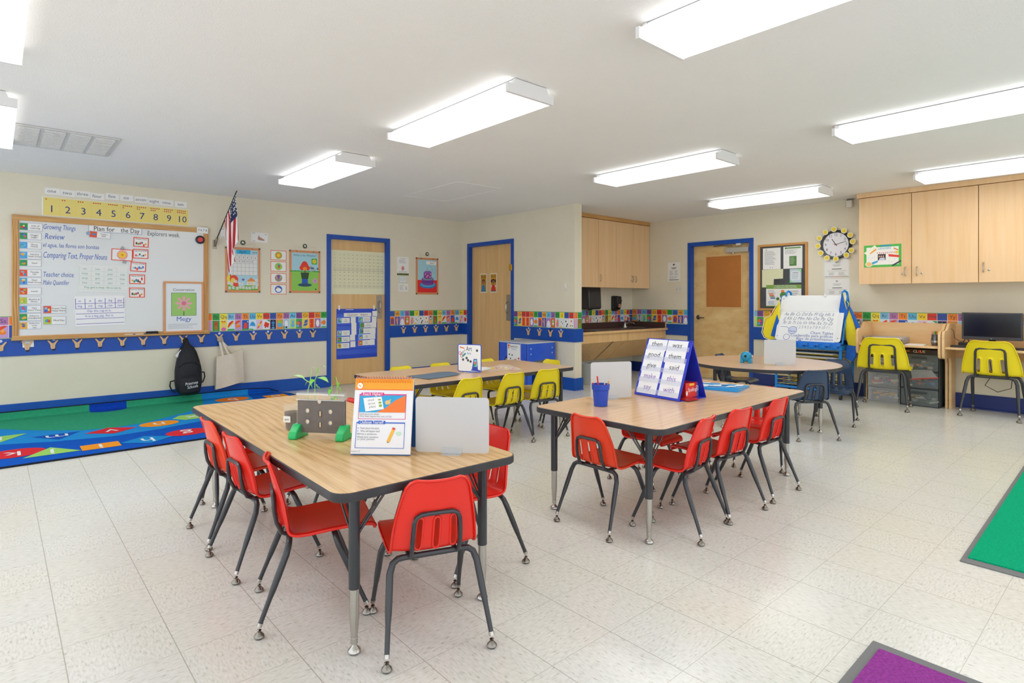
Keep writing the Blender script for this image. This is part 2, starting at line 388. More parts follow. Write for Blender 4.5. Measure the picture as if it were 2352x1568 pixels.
FX = [(2.385, 5.45, 'small-looking white ceiling light nearest the two wooden restroom-side doors'), (2.385, 3.2, 'white ceiling light above the table with the potted sprout planter, whole and central'),
      (2.385, .93, 'big white ceiling light cut by the top edge of the photo'), (4.77, 3.22, 'white ceiling light above the table with the word stand'),
      (4.77, .94, 'white ceiling light cut by the right edge, second from the top right'), (7.07, 3.26, 'farthest white ceiling light, in front of the door with the brown window'),
      (7.07, 1.0, 'white ceiling light just in front of the upper cabinets at the right edge'), (-.085, 3.22, 'white ceiling light cut by the top left corner of the photo'),
      (-.085, 5.45, 'white ceiling light cut by the left edge beside the ceiling vent')]
for k, (x, y, lb) in enumerate(FX):
    if k == 0: f0.location = (x, y, CEIL); f0['label'] = lb; f0['group'] = 'wraparound ceiling lights'
    else: dup(f0, (x, y, CEIL), 0, lb, 'wraparound ceiling lights')
v = thing('ceiling_vent', 'long white louvred ceiling vent with four panels near the whiteboard', 'vent', (.42, 5.94, CEIL))
MB().box(-.33, .33, -.37, .37, -.012, -.001, M('cfcfcd', .6)).build('frame', v, bevel=.003)
for k in range(4):
    m = MB(); cx = -.235 + k*.157
    for j in range(14): m.box(cx-.064, cx+.064, -.33+j*.047, -.33+j*.047+.03, -.018, -.012, M('e0e0de', .6))
    m.build('louvre_panel', v)
hm = MB()
for a in ((3.78, 4.42, 5.14, 5.155), (3.78, 4.42, 6.285, 6.3), (3.78, 3.795, 5.155, 6.285), (4.405, 4.42, 5.155, 6.285)): hm.box(a[0], a[1], a[2], a[3], CEIL-.004, CEIL, CEILM)
struct(hm.build('trim_8', bevel=.001))

# ================================================================ CHAIRS
def shell_mesh(name, m, wf=.87):
    # profile: (x forward, z up, half width, cross bow)   front of seat -> top of back
    P = [(.212, .318, .150, .0), (.208, .333, .160, .0), (.190, .345, .170, .002), (.13, .349, .178, .005), (.06, .346, .181, .008), (-.01, .341, .181, .010),
         (-.08, .333, .180, .012), (-.125, .331, .179, .014), (-.152, .337, .178, .017), (-.168, .354, .177, .021), (-.176, .385, .175, .025), (-.184, .415, .171, .028), (-.191, .446, .166, .03),
         (-.198, .474, .160, .03), (-.206, .506, .152, .028), (-.215, .545, .142, .024), (-.223, .58, .130, .019), (-.228, .600, .112, .015), (-.231, .607, .088, .012)]
    P = [((x+.06 if x < -.08 else -.02+(x+.08)*.257/.292), z, hw*wf, bow*.9) for x, z, hw, bow in P]
    V = [-1, -.93, -.74, -.50, -.34, -.08, .08, .34, .50, .74, .93, 1]
    vs = []; nrm = []
    nP = len(P)
    for k, (x, z, hw, bow) in enumerate(P):
        a = P[max(k-1, 0)]; b = P[min(k+1, nP-1)]; t = Vector((b[0]-a[0], 0, b[1]-a[1])).normalized()
        nn = Vector((-t.z, 0, t.x)); nn = nn if True else nn     # towards sitter: seat normal up, back normal forward
        if nn.z < 0 and k < 8: nn = -nn
        if k >= 8 and nn.x < 0: nn = -nn
        for v in V:
            q = bow*(abs(v)**2.2)
            vs.append(Vector((x, -v*hw, z)) + nn*q); nrm.append(nn)
    nv = len(V); fs = []
    for k in range(nP-1):
        for j in range(nv-1):
            if 9 <= k <= 12 and j in (3, 5, 7): continue
            fs.append((k*nv+j, (k+1)*nv+j, (k+1)*nv+j+1, k*nv+j+1))
    def flange(loop, d):
        o = len(vs); n = len(loop)
        for q in loop: vs.append(vs[q] - nrm[q]*d); nrm.append(nrm[q])
        for k in range(n): fs.append((loop[k], loop[(k+1) % n], o+(k+1) % n, o+k))
    for j in (3, 5, 7):
        lp = [k*nv+j for k in range(9, 14)] + [k*nv+j+1 for k in range(13, 8, -1)]
        flange(lp, .014)
    rim = [k*nv for k in range(nP)] + [(nP-1)*nv+j for j in range(1, nv)] + [k*nv+nv-1 for k in range(nP-2, -1, -1)] + [j for j in range(nv-2, 0, -1)]
    flange(rim, .012)
    me = bpy.data.meshes.new(name); me.from_pydata([tuple(v) for v in vs], [], fs); me.materials.append(m)
    me.polygons.foreach_set('use_smooth', [True]*len(fs)); me.update()
    return me
def arc(p, q, r, n=4): pass
def make_chair(col, label, seatm, wf=.87, big=False):
    t = thing('school_chair', label, 'chair')
    me = shell_mesh('seat_shell', seatm, wf)
    o = bpy.data.objects.new('seat_shell', me); COL.objects.link(o); o.parent = t
    s = o.modifiers.new('sub', 'SUBSURF'); s.levels = 1; s.render_levels = 2
    d = o.modifiers.new('solid', 'SOLIDIFY'); d.thickness = .006; d.offset = 0
    hb, tz = (.098, .548) if big else (.086, .4835)
    def bx_(z): return -.006 + (-.12 if z < .345 else -.134+(z-.385)*(-.0675) if z > .37 else -.124)
    half = [(-.092, hb, .324), (-.115, hb, .334), (bx_(.385)+.006, hb, .375), (bx_(.42), hb-.002, .42), (bx_(tz-.03), hb-.005, tz-.028), (bx_(tz-.01), hb-.012, tz-.010), (bx_(tz), hb-.03, tz-.001), (bx_(tz), .03, tz)]
    MB().tube(half + [(x, -y, z) for x, y, z in half[::-1]], .0085, BLKT, 8).build('back_bracket', t, smooth=True)
    m = MB()
    m.tube([(-.09, .12, .321), (-.09, -.12, .321)], .011, BLKT); m.tube([(.075, .12, .322), (.075, -.12, .322)], .011, BLKT)
    for s_ in (-1, 1): m.tube([(-.09, .085*s_, .318), (.075, .085*s_, .324)], .009, BLKT)
    m.build('seat_frame', t, smooth=True)
    for s_ in (-1, 1):
        for fr in (0, 1):
            bx, fx, z0 = (.075, .19, .322) if fr else (-.09, -.195, .321)
            fy = .174 if fr else .184
            pts = [(bx, .105*s_, z0), (bx, .128*s_, z0-.002)]
            E_ = Vector((fx, fy*s_, .042)); B_ = Vector((bx+(fx-bx)*.12, .158*s_, z0-.045))
            pts += [(bx+(fx-bx)*.03, .146*s_, z0-.014), tuple(B_)]
            for q, in ((.35,), (.5,), (.62,), (1,)): pts.append(tuple(B_.lerp(E_, q)))
            lg = MB().tube(pts, [.011, .0115, .012, .0125, .0125, .0115, .0092, .0085], BLKT, 10).build('leg', t, smooth=True)
            g = MB(); g.tube([tuple(B_.lerp(E_, .95)), tuple(E_)], .0098, CHR, 10)
            g.lathe([(0, .034), (.008, .03), (.006, .024), (.017, .012), (.0185, .007), (.015, .001), (0, .0005)], CHRD, 14, (fx, fy*s_, 0)); g.build('glide', lg, smooth=True)
    return t
REDM = M('e62c20', .27, spec=.45); ORGM = M('ee4526', .27, spec=.45); YELM = M('ecd81a', .32, spec=.4); NAVM = M('2c415e', .27, spec=.5)
CH = [  # colour, x, y, heading, label, group
 ('r', 1.205, 1.83, 70, 'red chair nearest the camera, its back turned, at the end of the front table', 1),
 ('r', .957, 2.30, -18, 'red chair on the left side of the front table, nearest of three, turned', 1),
 ('r', .965, 2.86, 2, 'middle red chair of three on the left side of the front table', 1),
 ('o', .975, 3.30, 0, 'orange-red chair farthest of three on the left side of the front table', 1, .93),
 ('r', 1.08, 3.66, -92, 'low red chair pushed under the far end of the front table, slots facing the camera', 1, .87),
 ('r', 1.665, 2.18, 177, 'red chair on the right side of the front table, behind its near right leg', 1),
 ('r', 1.60, 2.66, 180, 'red chair hidden behind the small white board of the front table', 1),
 ('r', 1.50, 3.33, 180, 'red chair behind the flip chart, only its red top corner showing', 1),
 ('o', 2.52, 2.06, 0, 'orange-red chair at the near left end of the right-hand table', 2),
 ('r', 2.785, 1.765, 99, 'nearest red chair of three along the near side of the right-hand table', 2),
 ('r', 3.19, 1.765, 86, 'middle red chair of three along the near side of the right-hand table', 2),
 ('r', 3.685, 1.77, 90, 'farthest red chair of three along the near side of the right-hand table', 2),
 ('r', 4.27, 2.02, 200, 'low red chair at the far end of the right-hand table, next to the navy chair', 2, .92),
 ('r', 3.31, 2.36, -90, 'red chair under the far side of the right-hand table, behind the word stand', 2, .9),
 ('r', 3.71, 2.36, -90, 'red chair under the far side of the right-hand table, behind the blue folder', 2, .9),
 ('y', 2.80, 3.80, 92, 'yellow chair on the near side of the back table, partly behind the white board', 3),
 ('y', 3.27, 3.81, 90, 'yellow chair in the middle on the near side of the back table', 3),
 ('y', 3.70, 3.80, 80, 'yellow chair on the near side of the back table, nearest its right end', 3),
 ('y', 2.79, 4.53, -90, 'yellow chair on the far side of the back table, leftmost, behind the flip chart coil', 3),
 ('y', 3.23, 4.53, -90, 'yellow chair on the far side of the back table, left of the Art sign', 3),
 ('y', 3.79, 4.53, -90, 'yellow chair on the far side of the back table, right of the Art sign', 3),
 ('y', 4.11, 4.19, 180, 'yellow chair at the right end of the back table before the blue sensory table', 3),
 ('n', 5.445, 2.155, 53, 'navy chair in front of the round table, its back to the camera', 4),
 ('n', 6.30, 2.21, 195, 'navy chair at the right rim of the round table, behind the other navy chair', 4),
 ('n', 6.15, 3.21, -85, 'navy chair on the far side of the round table, seen underneath its edge', 4),
]
GR = {1: 'chairs around the front table', 2: 'chairs around the right-hand table', 3: 'small yellow chairs at the back table', 4: 'navy chairs at the round table'}
PROT = {}
for c, x, y, h, lb, g, *sc_ in CH:
    if c not in PROT:
        t = make_chair(c, lb, {'r': REDM, 'o': ORGM, 'y': YELM, 'n': NAVM}[c]); PROT[c] = t
        t.location = (x, y, 0); t.rotation_euler = (0, 0, rad(h)); t['group'] = GR[g]
    else: dup(PROT[c], (x, y, 0), rad(h), lb, GR[g], sc_ and (sc_[0],)*3)
bigc = make_chair('Y', 'large yellow chair at the left desk, in front of the plastic drawers', YELM, 1.07, True)
bigc.location = (7.58, 2.14, 0); bigc.rotation_euler = (0, 0, rad(8)); bigc.scale = (1.12, 1.31, 1.31); bigc['group'] = 'large yellow chairs at the desks'
dup(bigc, (7.82, 1.20, 0), rad(-3), 'large yellow chair at the computer desk, in front of the black monitor', 'large yellow chairs at the desks')

# ================================================================ TABLES
def table_leg(parent, x, y, top, inx, iny):
    lg = MB().tube([(x, y, top), (x, y, .225)], .0195, BLKT, 14).build('leg', parent, smooth=True)
    MB().lathe([(.0165, .235), (.0165, .12), (.0115, .055), (.0125, .054), (.0125, .034), (.006, .03), (.012, .022), (.022, .012), (.023, .007), (.019, .001), (0, .0005)], CHR, 16, (x, y, 0)).build('leg_insert', lg, smooth=True)
    b = MB()
    for dx, dy in ((inx, 0), (0, iny)):
        d = Vector((dx, dy, 0)); n_ = Vector((-dy, dx, 0)).normalized()*.012
        for q in (-1, 1): b.tube([Vector((x, y, top-.16))+d*.09, Vector((x, y, top-.14))+d*.16+n_*q*.5, Vector((x, y, top-.005))+d+n_*q], .0042, BLKT, 6)
    b.build('brace', lg, smooth=True)
def table(label, cx, cy, lx, ly, rot, lam, legx, legy, z=.595, r=.06, poly=None, legs=None):
    t = thing('activity_table', label, 'table', (cx, cy, 0), rot)
    P = poly or rrect(-lx/2, lx/2, -ly/2, ly/2, r, 6)
    MB().prism(P, z-.0315, z, 'z', lam).build('tabletop', t, bevel=.002)
    n = len(P); pts = [Vector((a, b)) for a, b in P]; out = []
    for k in range(n):
        e = (pts[(k+1) % n]-pts[k-1]).normalized(); out.append(pts[k]+Vector((e.y, -e.x))*.004)
    m = MB(); rows = [(pts, z-.0005), (out, z-.003), (out, z-.029), (pts, z-.032)]
    vs = [(p.x, p.y, zz) for row, zz in rows for p in row]; fs = [(a*n+k, a*n+(k+1) % n, (a+1)*n+(k+1) % n, (a+1)*n+k) for a in range(3) for k in range(n)]
    m.add(vs, fs, EDGE); m.build('edge_band', t, smooth=True, ang=1.0)
    for x, y in (legs or [(sx*legx/2, sy*legy/2) for sx in (-1, 1) for sy in (-1, 1)]):
        if legs: q = -.14/math.hypot(x, y); table_leg(t, x, y, z-.032, x*q, y*q)
        else: table_leg(t, x, y, z-.032, -.13 if x > 0 else .13, -.13 if y > 0 else .13)
    return t
table('rectangular wood-look table nearest the camera, with the sprout planter and flip chart on it', 1.232, 2.80, .775, 2.07, rad(-1.2), LAM, .56, 1.86)
table('rectangular wood-look table on the right with the blue word stand on it', 3.29, 2.075, 1.80, .87, rad(1.0), LAM2, 1.665, .655)
table('rectangular wood-look table at the back with the Art sign and yellow chairs around it', 3.165, 4.135, 1.81, .90, 0, LAM2, 1.665, .655)
table('round wood-look table beside the door with the brown window', 5.80, 2.71, 0, 0, 0, LAM3, 0, 0, poly=ell(0, 0, .70, .70, 64), legs=[(.60*cos(rad(a)), .60*sin(rad(a))) for a in (-101, -11, 79, 169)])

# ================================================================ CAMERA, LIGHT
cd = bpy.data.cameras.new('camera'); cam = bpy.data.objects.new('camera', cd); COL.objects.link(cam)
cam.location = (0, 0, H); cam.rotation_euler = (pi/2, 0, TH - pi/2)
cd.sensor_width = 36; cd.lens = 1335.6/2352*36; cd.shift_y = (687-784)/2352; cd.clip_start = .05
SC.camera = cam
wd = bpy.data.worlds.new('world'); SC.world = wd; wd.use_nodes = True
bg = wd.node_tree.nodes['Background']; bg.inputs[0].default_value = (.93, .96, 1, 1); bg.inputs[1].default_value = 1.5
SC.view_settings.view_transform = 'Standard'; SC.view_settings.look = 'None'; SC.view_settings.exposure = .25
SC.cycles.use_denoising = True; SC.cycles.max_bounces = 5; SC.cycles.diffuse_bounces = 4; SC.cycles.glossy_bounces = 3; SC.cycles.transmission_bounces = 3; SC.cycles.transparent_max_bounces = 10
SC.cycles.use_adaptive_sampling = True; SC.cycles.adaptive_threshold = .07; SC.cycles.adaptive_min_samples = 16; SC.cycles.caustics_reflective = False; SC.cycles.caustics_refractive = False
SC.cycles.sample_clamp_indirect = 6

# ================================================================ ALPHABET BORDER
BGC = dict(A='69c3ea', B='8a4b9d', C='f2b61f', D='e62f22', E='f58220', F='23a638', G='3a67c0', H='f3a51d', I='5fbce8', J='a06ab4', K='1f9d3a', L='f4df2a', M='2456b8', N='e4352a', O='f47a2a', P='24a03a',
           Q='f3e03a', R='7cbfe2', S='b778b4', T='f58a2a', U='5cb8e0', V='f5d526', W='e8392a', X='2f55b5', Y='f58a25', Z='b06fb2')
PBG = dict(A='c9e27a', B='3cae49', C='f6d23a', D='f2a73a', E='a878b8', F='bfe0ea', G='f7941d', H='3d57b8', I='b488c2', J='e85a2a', K='cfe0ee', L='dfe6ea', M='e6e6e6', N='f2f0ea', O='d9a6c9', P='2f9e3c',
           Q='e9e24a', R='d5e9f4', S='c5a0d0', T='3057b5', U='d6ecf5', V='e0c9e2', W='e9eef0', X='b778b4', Y='f58a3a', Z='a9d0ea')
IC = dict(A=[('e', .5, .35, .3, .25, '5bbde6'), ('e', .5, .6, .22, .2, '5bbde6'), ('e', .36, .85, .07, .16, '5bbde6'), ('e', .64, .85, .07, .16, '5bbde6'), ('e', .5, .5, .1, .07, 'f08ab0')],
 B=[('e', .6, .45, .3, .4, 'a04fa8'), ('e', .35, .55, .25, .18, 'f4772a'), ('e', .3, .25, .22, .12, '58b7e6')], C=[('p', [(.3, .5), (.85, .6), (.9, .95), (.4, .85)], '3a66c0'), ('p', [(.15, .2), (.8, .3), (.85, .55), (.25, .45)], '3a66c0'), ('p', [(.1, .05), (.5, .08), (.5, .2), (.15, .18)], '9fc6e8')],
 D=[('r', .22, .03, .8, .97, 'ea3b28'), ('e', .32, .45, .05, .05, 'f5d52a')], E=[('e', .5, .5, .3, .4, 'f4f2ee')], F=[('e', .55, .55, .33, .27, 'f58220'), ('p', [(.3, .55), (.05, .8), (.05, .3)], 'f58220'), ('r', .1, 0, .9, .12, '3fae49')],
 G=[('r', .2, .1, .8, .75, '3a4db0'), ('r', .43, .1, .57, .75, 'e23a2a'), ('e', .38, .83, .13, .09, 'e23a2a'), ('e', .62, .83, .13, .09, 'e23a2a')], H=[('r', .36, .05, .64, .5, 'f7a377'), ('r', .2, .45, .3, .75, 'f7a377'), ('r', .34, .5, .43, .92, 'f7a377'), ('r', .47, .5, .56, .95, 'f7a377'), ('r', .6, .5, .69, .85, 'f7a377')],
 I=[('e', .5, .3, .38, .45, 'f1f1f4'), ('r', 0, 0, 1, .2, 'e6eef6')], J=[('r', .3, .15, .75, .75, '9bd14a'), ('r', .33, .75, .72, .85, 'c9d6e0'), ('r', .3, .3, .75, .5, 'f0dff0')], K=[('e', .5, .35, .3, .33, 'f58a4a'), ('e', .55, .72, .2, .18, 'f58a4a'), ('e', .5, .3, .16, .18, 'd98ac0')],
 L=[('e', .5, .55, .28, .32, 'f5f3ef'), ('e', .4, .65, .08, .1, '222222'), ('e', .62, .45, .08, .1, '222222'), ('r', 0, 0, .4, .2, 'f4d23a')], M=[('e', .5, .5, .36, .38, 'fafafa'), ('e', .35, .7, .12, .12, '1d1d1d'), ('e', .65, .4, .13, .12, '1d1d1d'), ('e', .5, .2, .14, .1, '1d1d1d')],
 N=[('e', .55, .45, .28, .25, 'f4f2ea'), ('e', .5, .75, .12, .12, 'e63a2a'), ('e', .3, .25, .14, .08, 'f58220'), ('e', .75, .25, .1, .1, '39a845')], O=[('e', .5, .35, .36, .35, 'f0c06a'), ('e', .5, .68, .3, .2, '3a9a4a'), ('e', .4, .68, .1, .1, 'ffffff'), ('e', .6, .68, .1, .1, 'ffffff'), ('r', .3, .88, .7, .96, '26303a')],
 P=[('e', .5, .6, .27, .3, 'b0562a'), ('e', .5, .3, .2, .25, 'c96a35'), ('e', .3, .88, .08, .1, 'b0562a'), ('e', .7, .88, .08, .1, 'b0562a')], Q=[('e', .5, .55, .25, .28, 'f9c98a'), ('e', .5, .78, .26, .12, 'f5d52a'), ('p', [(.25, .85), (.75, .85), (.8, 1), (.5, .9), (.2, 1)], 'e8392a'), ('e', .5, .15, .35, .18, 'e56ab0')],
 R=[('p', [(.0, .3), (.15, .3), (.5, .62), (.85, .9), (.7, 1), (.2, .75)], 'e8392a'), ('p', [(.15, .3), (.3, .3), (.6, .55), (.95, .75), (.85, .9), (.5, .62)], 'f5c82a'), ('r', 0, 0, 1, .15, '49b04a')], S=[('e', .45, .42, .36, .16, 'f58220'), ('e', .45, .58, .18, .16, 'f7a94a'), ('p', [(.0, .6), (.2, .6), (.9, .95), (.6, 1), (.2, .9)], 'e8492a')],
 T=[('p', [(.2, .1), (.8, .2), (.75, .75), (.3, .7)], 'ea4526'), ('r', 0, 0, 1, .12, '39a845'), ('e', .85, .85, .07, .07, 'f4f4f0')], U=[('p', [(.08, .4), (.25, .75), (.55, .85), (.85, .65), (.95, .35)], '2d9fe0'), ('r', .5, .05, .55, .45, 'd8e0e6'), ('r', 0, 0, .6, .1, '49b04a')], V=[('p', [(.1, .1), (.4, .15), (.9, .8), (.7, .9)], 'f26a24'), ('p', [(.2, .4), (.5, .35), (.9, .6), (.4, .6)], 'f5cf2a')],
 W=[('p', [(.1, .35), (.8, .15), (.95, .6), (.3, .8)], 'ea3b28'), ('e', .35, .22, .1, .1, 'a3241a'), ('p', [(.5, 1), (1, 1), (1, .75)], '31a045')], X=[('r', .08, .02, .92, .98, '14203a'), ('r', .46, .2, .54, .9, '4fb4ea'), ('e', .5, .65, .28, .12, '3a8fd0'), ('e', .5, .4, .2, .08, '3a8fd0'), ('e', .5, .12, .25, .08, '4fb4ea')],
 Y=[('e', .5, .45, .4, .3, '5db6da'), ('p', [(.1, .6), (.9, .6), (.75, .9), (.25, .9)], '9ccb3a')], Z=[('e', .5, .5, .26, .42, 'f3f3f3'), ('p', [(.45, .2), (.55, .2), (.58, .95), (.42, .95)], '1d1d1d'), ('e', .5, .15, .14, .12, '2a2a2a'), ('r', 0, 0, .2, .3, '3aa845')])
def icon(m, ch, x0, z0, w, h, l):
    for q in IC[ch]:
        if q[0] == 'e': m.el(x0+q[1]*w, z0+q[2]*h, q[3]*w, q[4]*h, q[5], l, 12)
        elif q[0] == 'r': m.rect(x0+q[1]*w, x0+q[3]*w, z0+q[2]*h, z0+q[4]*h, q[5], l)
        else: m.poly([(x0+a*w, z0+b*h) for a, b in q[1]], q[2], l)
        l += .35
    return m
def border(label, x0, x1, pitch, start, first, loc, rot, z0=.832, z1=1.054):
    """letter cards between x0 and x1; the card of letter index `first` begins at x = start (may be left of x0)"""
    m = MB(); m.box(x0, x1, -.0014, -.0006, z0, z1, M('f1efe8', .5)); m.rect(x0, x1, z1-.006, z1, '3f9a3e', 4); m.rect(x0, x1, z0, z0+.004, '4fae3e', 4)
    zs = z1-.006-(z1-z0)*.37; k = first; x = start
    while x < x1-.004:
        ch = chr(65 + k % 26) if not isinstance(first, str) else first[int(round((x-start)/pitch)) % len(first)]
        a, b = max(x+.002, x0), min(x+pitch-.002, x1)
        if b-a > .006:
            m.rect(a, b, zs+.003, z1-.007, BGC[ch], 4); m.rect(a, b, z0+.005, zs-.002, PBG[ch], 4)
            if b-a > pitch*.75:
                m.text(ch+ch.lower(), (a+b)/2, (zs+z1)/2-.003, .058, M('4b4a50'), 5.5, pitch*.86); icon(m, ch, a, z0+.006, b-a, zs-z0-.01, 4.6)
        x += pitch
        if not isinstance(first, str): k += 1
    return tag(m.build('alphabet_border', None, loc, rot), label, 'wall border', 'alphabet wall border strips')
P1 = .0863
border('alphabet border strip left of the big whiteboard, only S and T showing', X0, .123, P1, .1-P1*27, 18, (0, YA, 0), 0)
border('alphabet border strip between the big whiteboard and the number chart door', 1.947, 3.46, P1, 3.46-P1*18, 14, (0, YA, 0), 0)
border('alphabet border strip from the number chart door to the room corner', 4.456, XP, P1, 4.456, 6, (0, YA, 0), 0)
border('short alphabet border piece between the room corner and the restroom door', 0.0012, .143, P1, -.05, 21, (XP, YA, 0), RW)
border('alphabet border strip on the wall beside the restroom door, above four hooks', 0, 1.225, P1, 0, 'BCDDEFGHIJKLMNO', (XP, 6.51, 0), RW)
border('narrow alphabet border piece on the end of the partition wall', XP, XP+.14, P1, XP-.03, 14, (0, 5.285, 0), 0)
border('alphabet border strip behind the sink counter, under the soap dispenser', XP+.14, XF-.0012, .0815, XF-.0815*24, 0, (0, YK, 0), 0)
border('alphabet border strip between the sink corner and the door with brown window', 0, 1.08, .1, 0, 24, (XF, YK, 0), RW, .84, 1.06)
border('long alphabet border strip behind the easel, desks and monitor', 0, 3.6, .0977, .036-.0977, 0, (XF, 3.966, 0), RW, .842, 1.068)

# ================================================================ COAT HOOKS
def hook(label):
    t = thing('coat_hook', label, 'coat hook')
    P = [(-.013, -.05), (.013, -.05), (.019, -.038), (.02, -.01), (.030, .012), (.046, .036), (.041, .044), (.034, .042), (.012, .016), (0, .008), (-.012, .016), (-.034, .042), (-.041, .044), (-.046, .036), (-.030, .012), (-.02, -.01), (-.019, -.038)]
    m = MB(); m.prism(P, -.012, 0, 'y', M('e0b583', .45)); m.build('hook_body', t, (0, -.016, 0), bevel=.002)
    for z in (-.006, -.03): MB().lathe([(.0035, 0), (.003, .002), (0, .0022)], M('8d7350', .4), 8).build('screw', t, (0, -.028, z), (pi/2, 0, 0))
    return t
hk = None
HK = [(x, YA, 0, .757, None) for x in HX] + [(x, YA, 0, .757, None) for x in HX2] + [(XP, y, RW, .757, None) for y in HY3]
nm = ['cut by the left photo edge', 'in front of the small card under the whiteboard', 'third from the left under the whiteboard', 'fourth from the left under the whiteboard', 'fifth from the left under the whiteboard', 'sixth from the left under the whiteboard',
      'seventh from the left, under the marker tray', 'left of the backpack hook, under the black eraser', 'that the black backpack hangs from', 'between the backpack and the tote bag', 'that the canvas tote bag hangs from', 'first to the right of the tote bag hook',
      'second to the right of the tote bag hook', 'third to the right of the tote bag hook', 'fourth to the right of the tote bag hook', 'second left of the number chart door', 'next to the left frame of the number chart door',
      'next to the right frame of the number chart door', 'second right of the number chart door', 'third right of the number chart door', 'fourth right of the number chart door', 'second left of the room corner', 'nearest the room corner',
      'nearest the restroom door on the partition wall', 'second from the restroom door on the partition', 'third from the restroom door on the partition', 'nearest the end of the partition wall']
for (x, y, r, z, _), n_ in zip(HK, nm):
    lb = 'wooden Y-shaped coat hook ' + n_
    if hk is None: hk = hook(lb); hk.location = (x, y, z); hk['group'] = 'wooden coat hooks'
    else: dup(hk, (x, y, z), r, lb, 'wooden coat hooks')

# ================================================================ WHITEBOARD WALL
YB = YA - .022
wb = thing('whiteboard', 'big oak-framed whiteboard with the handwritten plan of the day', 'whiteboard', (0, YA, 0))
WBM = M('dfe1df', .18)
m = MB(); m.box(.17, 1.90, -.02, 0, .85, 2.05, WBM)
HWT = [('Growing Things', .507, 1.985, .075, .27), ('Review', .465, 1.885, .085, .16), ('el agua, las flores son bonitas', .61, 1.795, .062, .48), ('Comparing Text, Proper Nouns', .647, 1.69, .09, .55), ('Teacher choice', .498, 1.487, .075, .255), ('Make Quantifier', .478, 1.402, .07, .215)]
for t_, x, z, sz, mw in HWT: m.text(t_, x, z, sz, HANDW, 42, mw, .12)
m.text('Explorers week.', 1.47, 1.985, .075, M('55565c'), 42, .33, .05)
m.build('writing_surface', wb)
MB().box(.123, .178, -.03, 0, .835, 2.09, OAK).build('frame_stile', wb, bevel=.003); MB().box(1.89, 1.947, -.03, 0, .835, 2.09, OAK).build('frame_stile', wb, bevel=.003)
MB().box(.123, 1.947, -.031, 0, 2.035, 2.09, OAKH).build('frame_rail', wb, bevel=.003); MB().box(.123, 1.947, -.031, 0, .815, .855, OAKH).build('frame_rail', wb, bevel=.003)
MB().prism([(-.06, .812), (-.062, .830), (-.056, .830), (-.054, .822), (0, .822), (0, .806), (-.05, .806)], .118, 1.952, 'x', OAKH).build('marker_tray', wb)
def card(name, label, cat, x0, x1, z0, z1, y=YB, rot=0, group=None, base='f0efeb', fn=None, t=.0012, loc=None, tilt=0):
    """flat sheet; art is drawn in local metres centred on the sheet"""
    w, h = x1-x0, z1-z0; m = MB(); m.box(-w/2, w/2, 0, t, -h/2, h/2, M(base, .5))
    if fn: fn(m, w, h)
    L_ = loc or ((x0+x1)/2, y-t, (z0+z1)/2)
    return tag(m.build(name, None, L_, (0, tilt, rot)), label, cat, group)
def pic(m, x0, x1, z0, z1, seed, l=1.2):
    r = random.Random(seed); pal = ['e8402c', 'f3b52a', '3c8fd6', '39a54a', '6a4bb0', 'f08a3a', '78c4e8', 'f6e08a', '8fbf4a', 'd65a86']
    m.rect(x0, x1, z0, z1, r.choice(['4aa7de', 'f3b23a', 'e9552f', '2f9a54', 'b8cc4e']), l); w, h = x1-x0, z1-z0
    for k in range(4): m.el(x0+w*r.uniform(.3, .7), z0+h*r.uniform(.25, .75), w*r.uniform(.12, .28), h*r.uniform(.1, .25), r.choice(pal), l+.4+k*.3, 12)
def sched(lines, seed):
    def fn(m, w, h):
        m.frame(-w/2, w/2, -h/2, h/2, .002, '6b7fb5', 1); pic(m, -w/2+.004, -w/2+w*.36, -h/2+.004, h/2-.004, seed, 2)
        n = len(lines)
        for k, t in enumerate(lines): m.text(t, w*.185, (n-1)*h*.15-k*h*.3, h*.3 if n < 3 else h*.25, INK, 3, w*.58)
    return fn
def flower(m, cx, cz, r, pet='f7d52a', mid='e8902a', l=3, n=10):
    for k in range(n): a = 2*pi*k/n; m.poly([(cx+r*.15*cos(a-.6), cz+r*.15*sin(a-.6)), (cx+r*.75*cos(a-.22), cz+r*.75*sin(a-.22)), (cx+r*cos(a), cz+r*sin(a)), (cx+r*.75*cos(a+.22), cz+r*.75*sin(a+.22)), (cx+r*.15*cos(a+.6), cz+r*.15*sin(a+.6))], pet, l+.02*k)
    m.el(cx, cz, r*.26, r*.26, mid, l+.6, 14)
SCH = [('Unit of|Learning', .18, .365, 2.012, 1.936), ("Noggin'|Joggin'", .18, .357, 1.915, 1.843), ('Mucho|Mundo', .18, .357, 1.817, 1.748), ('Literacy|Small Group', .18, .357, 1.718, 1.644), ('Snack', .18, .356, 1.636, 1.568), ('Thumbs|Up!', .18, .356, 1.534, 1.461),
       ('Math|Small Group', .18, .356, 1.451, 1.377), ('Lunch', .18, .356, 1.348, 1.274), ('Rhythm &|Notes', .179, .353, 1.251, 1.179), ("Og's|Story Time", .179, .353, 1.164, 1.09), ('Adopt-a-|Grandparent', .179, .355, 1.083, 1.008), ('Reflections|of the|Day', .179, .357, .995, .921),
       ('Project Time|Happy Hearts', .369, .558, 1.161, 1.08), ('Mud Pies', .371, .56, 1.047, .963)]
for k, (t_, x0, x1, z1, z0) in enumerate(SCH):
    tt = t_.split('|'); nm_ = ' '.join(tt).replace("- ", "-").replace('-G', '-G')
    nm_ = nm_.replace("Og's ", '')
    card('schedule_card', 'picture schedule card reading %s on the big whiteboard' % nm_, 'card', x0, x1, z0, z1, group='schedule cards on the whiteboard', fn=sched(tt, 40+k), tilt=random.uniform(-.012, .012))
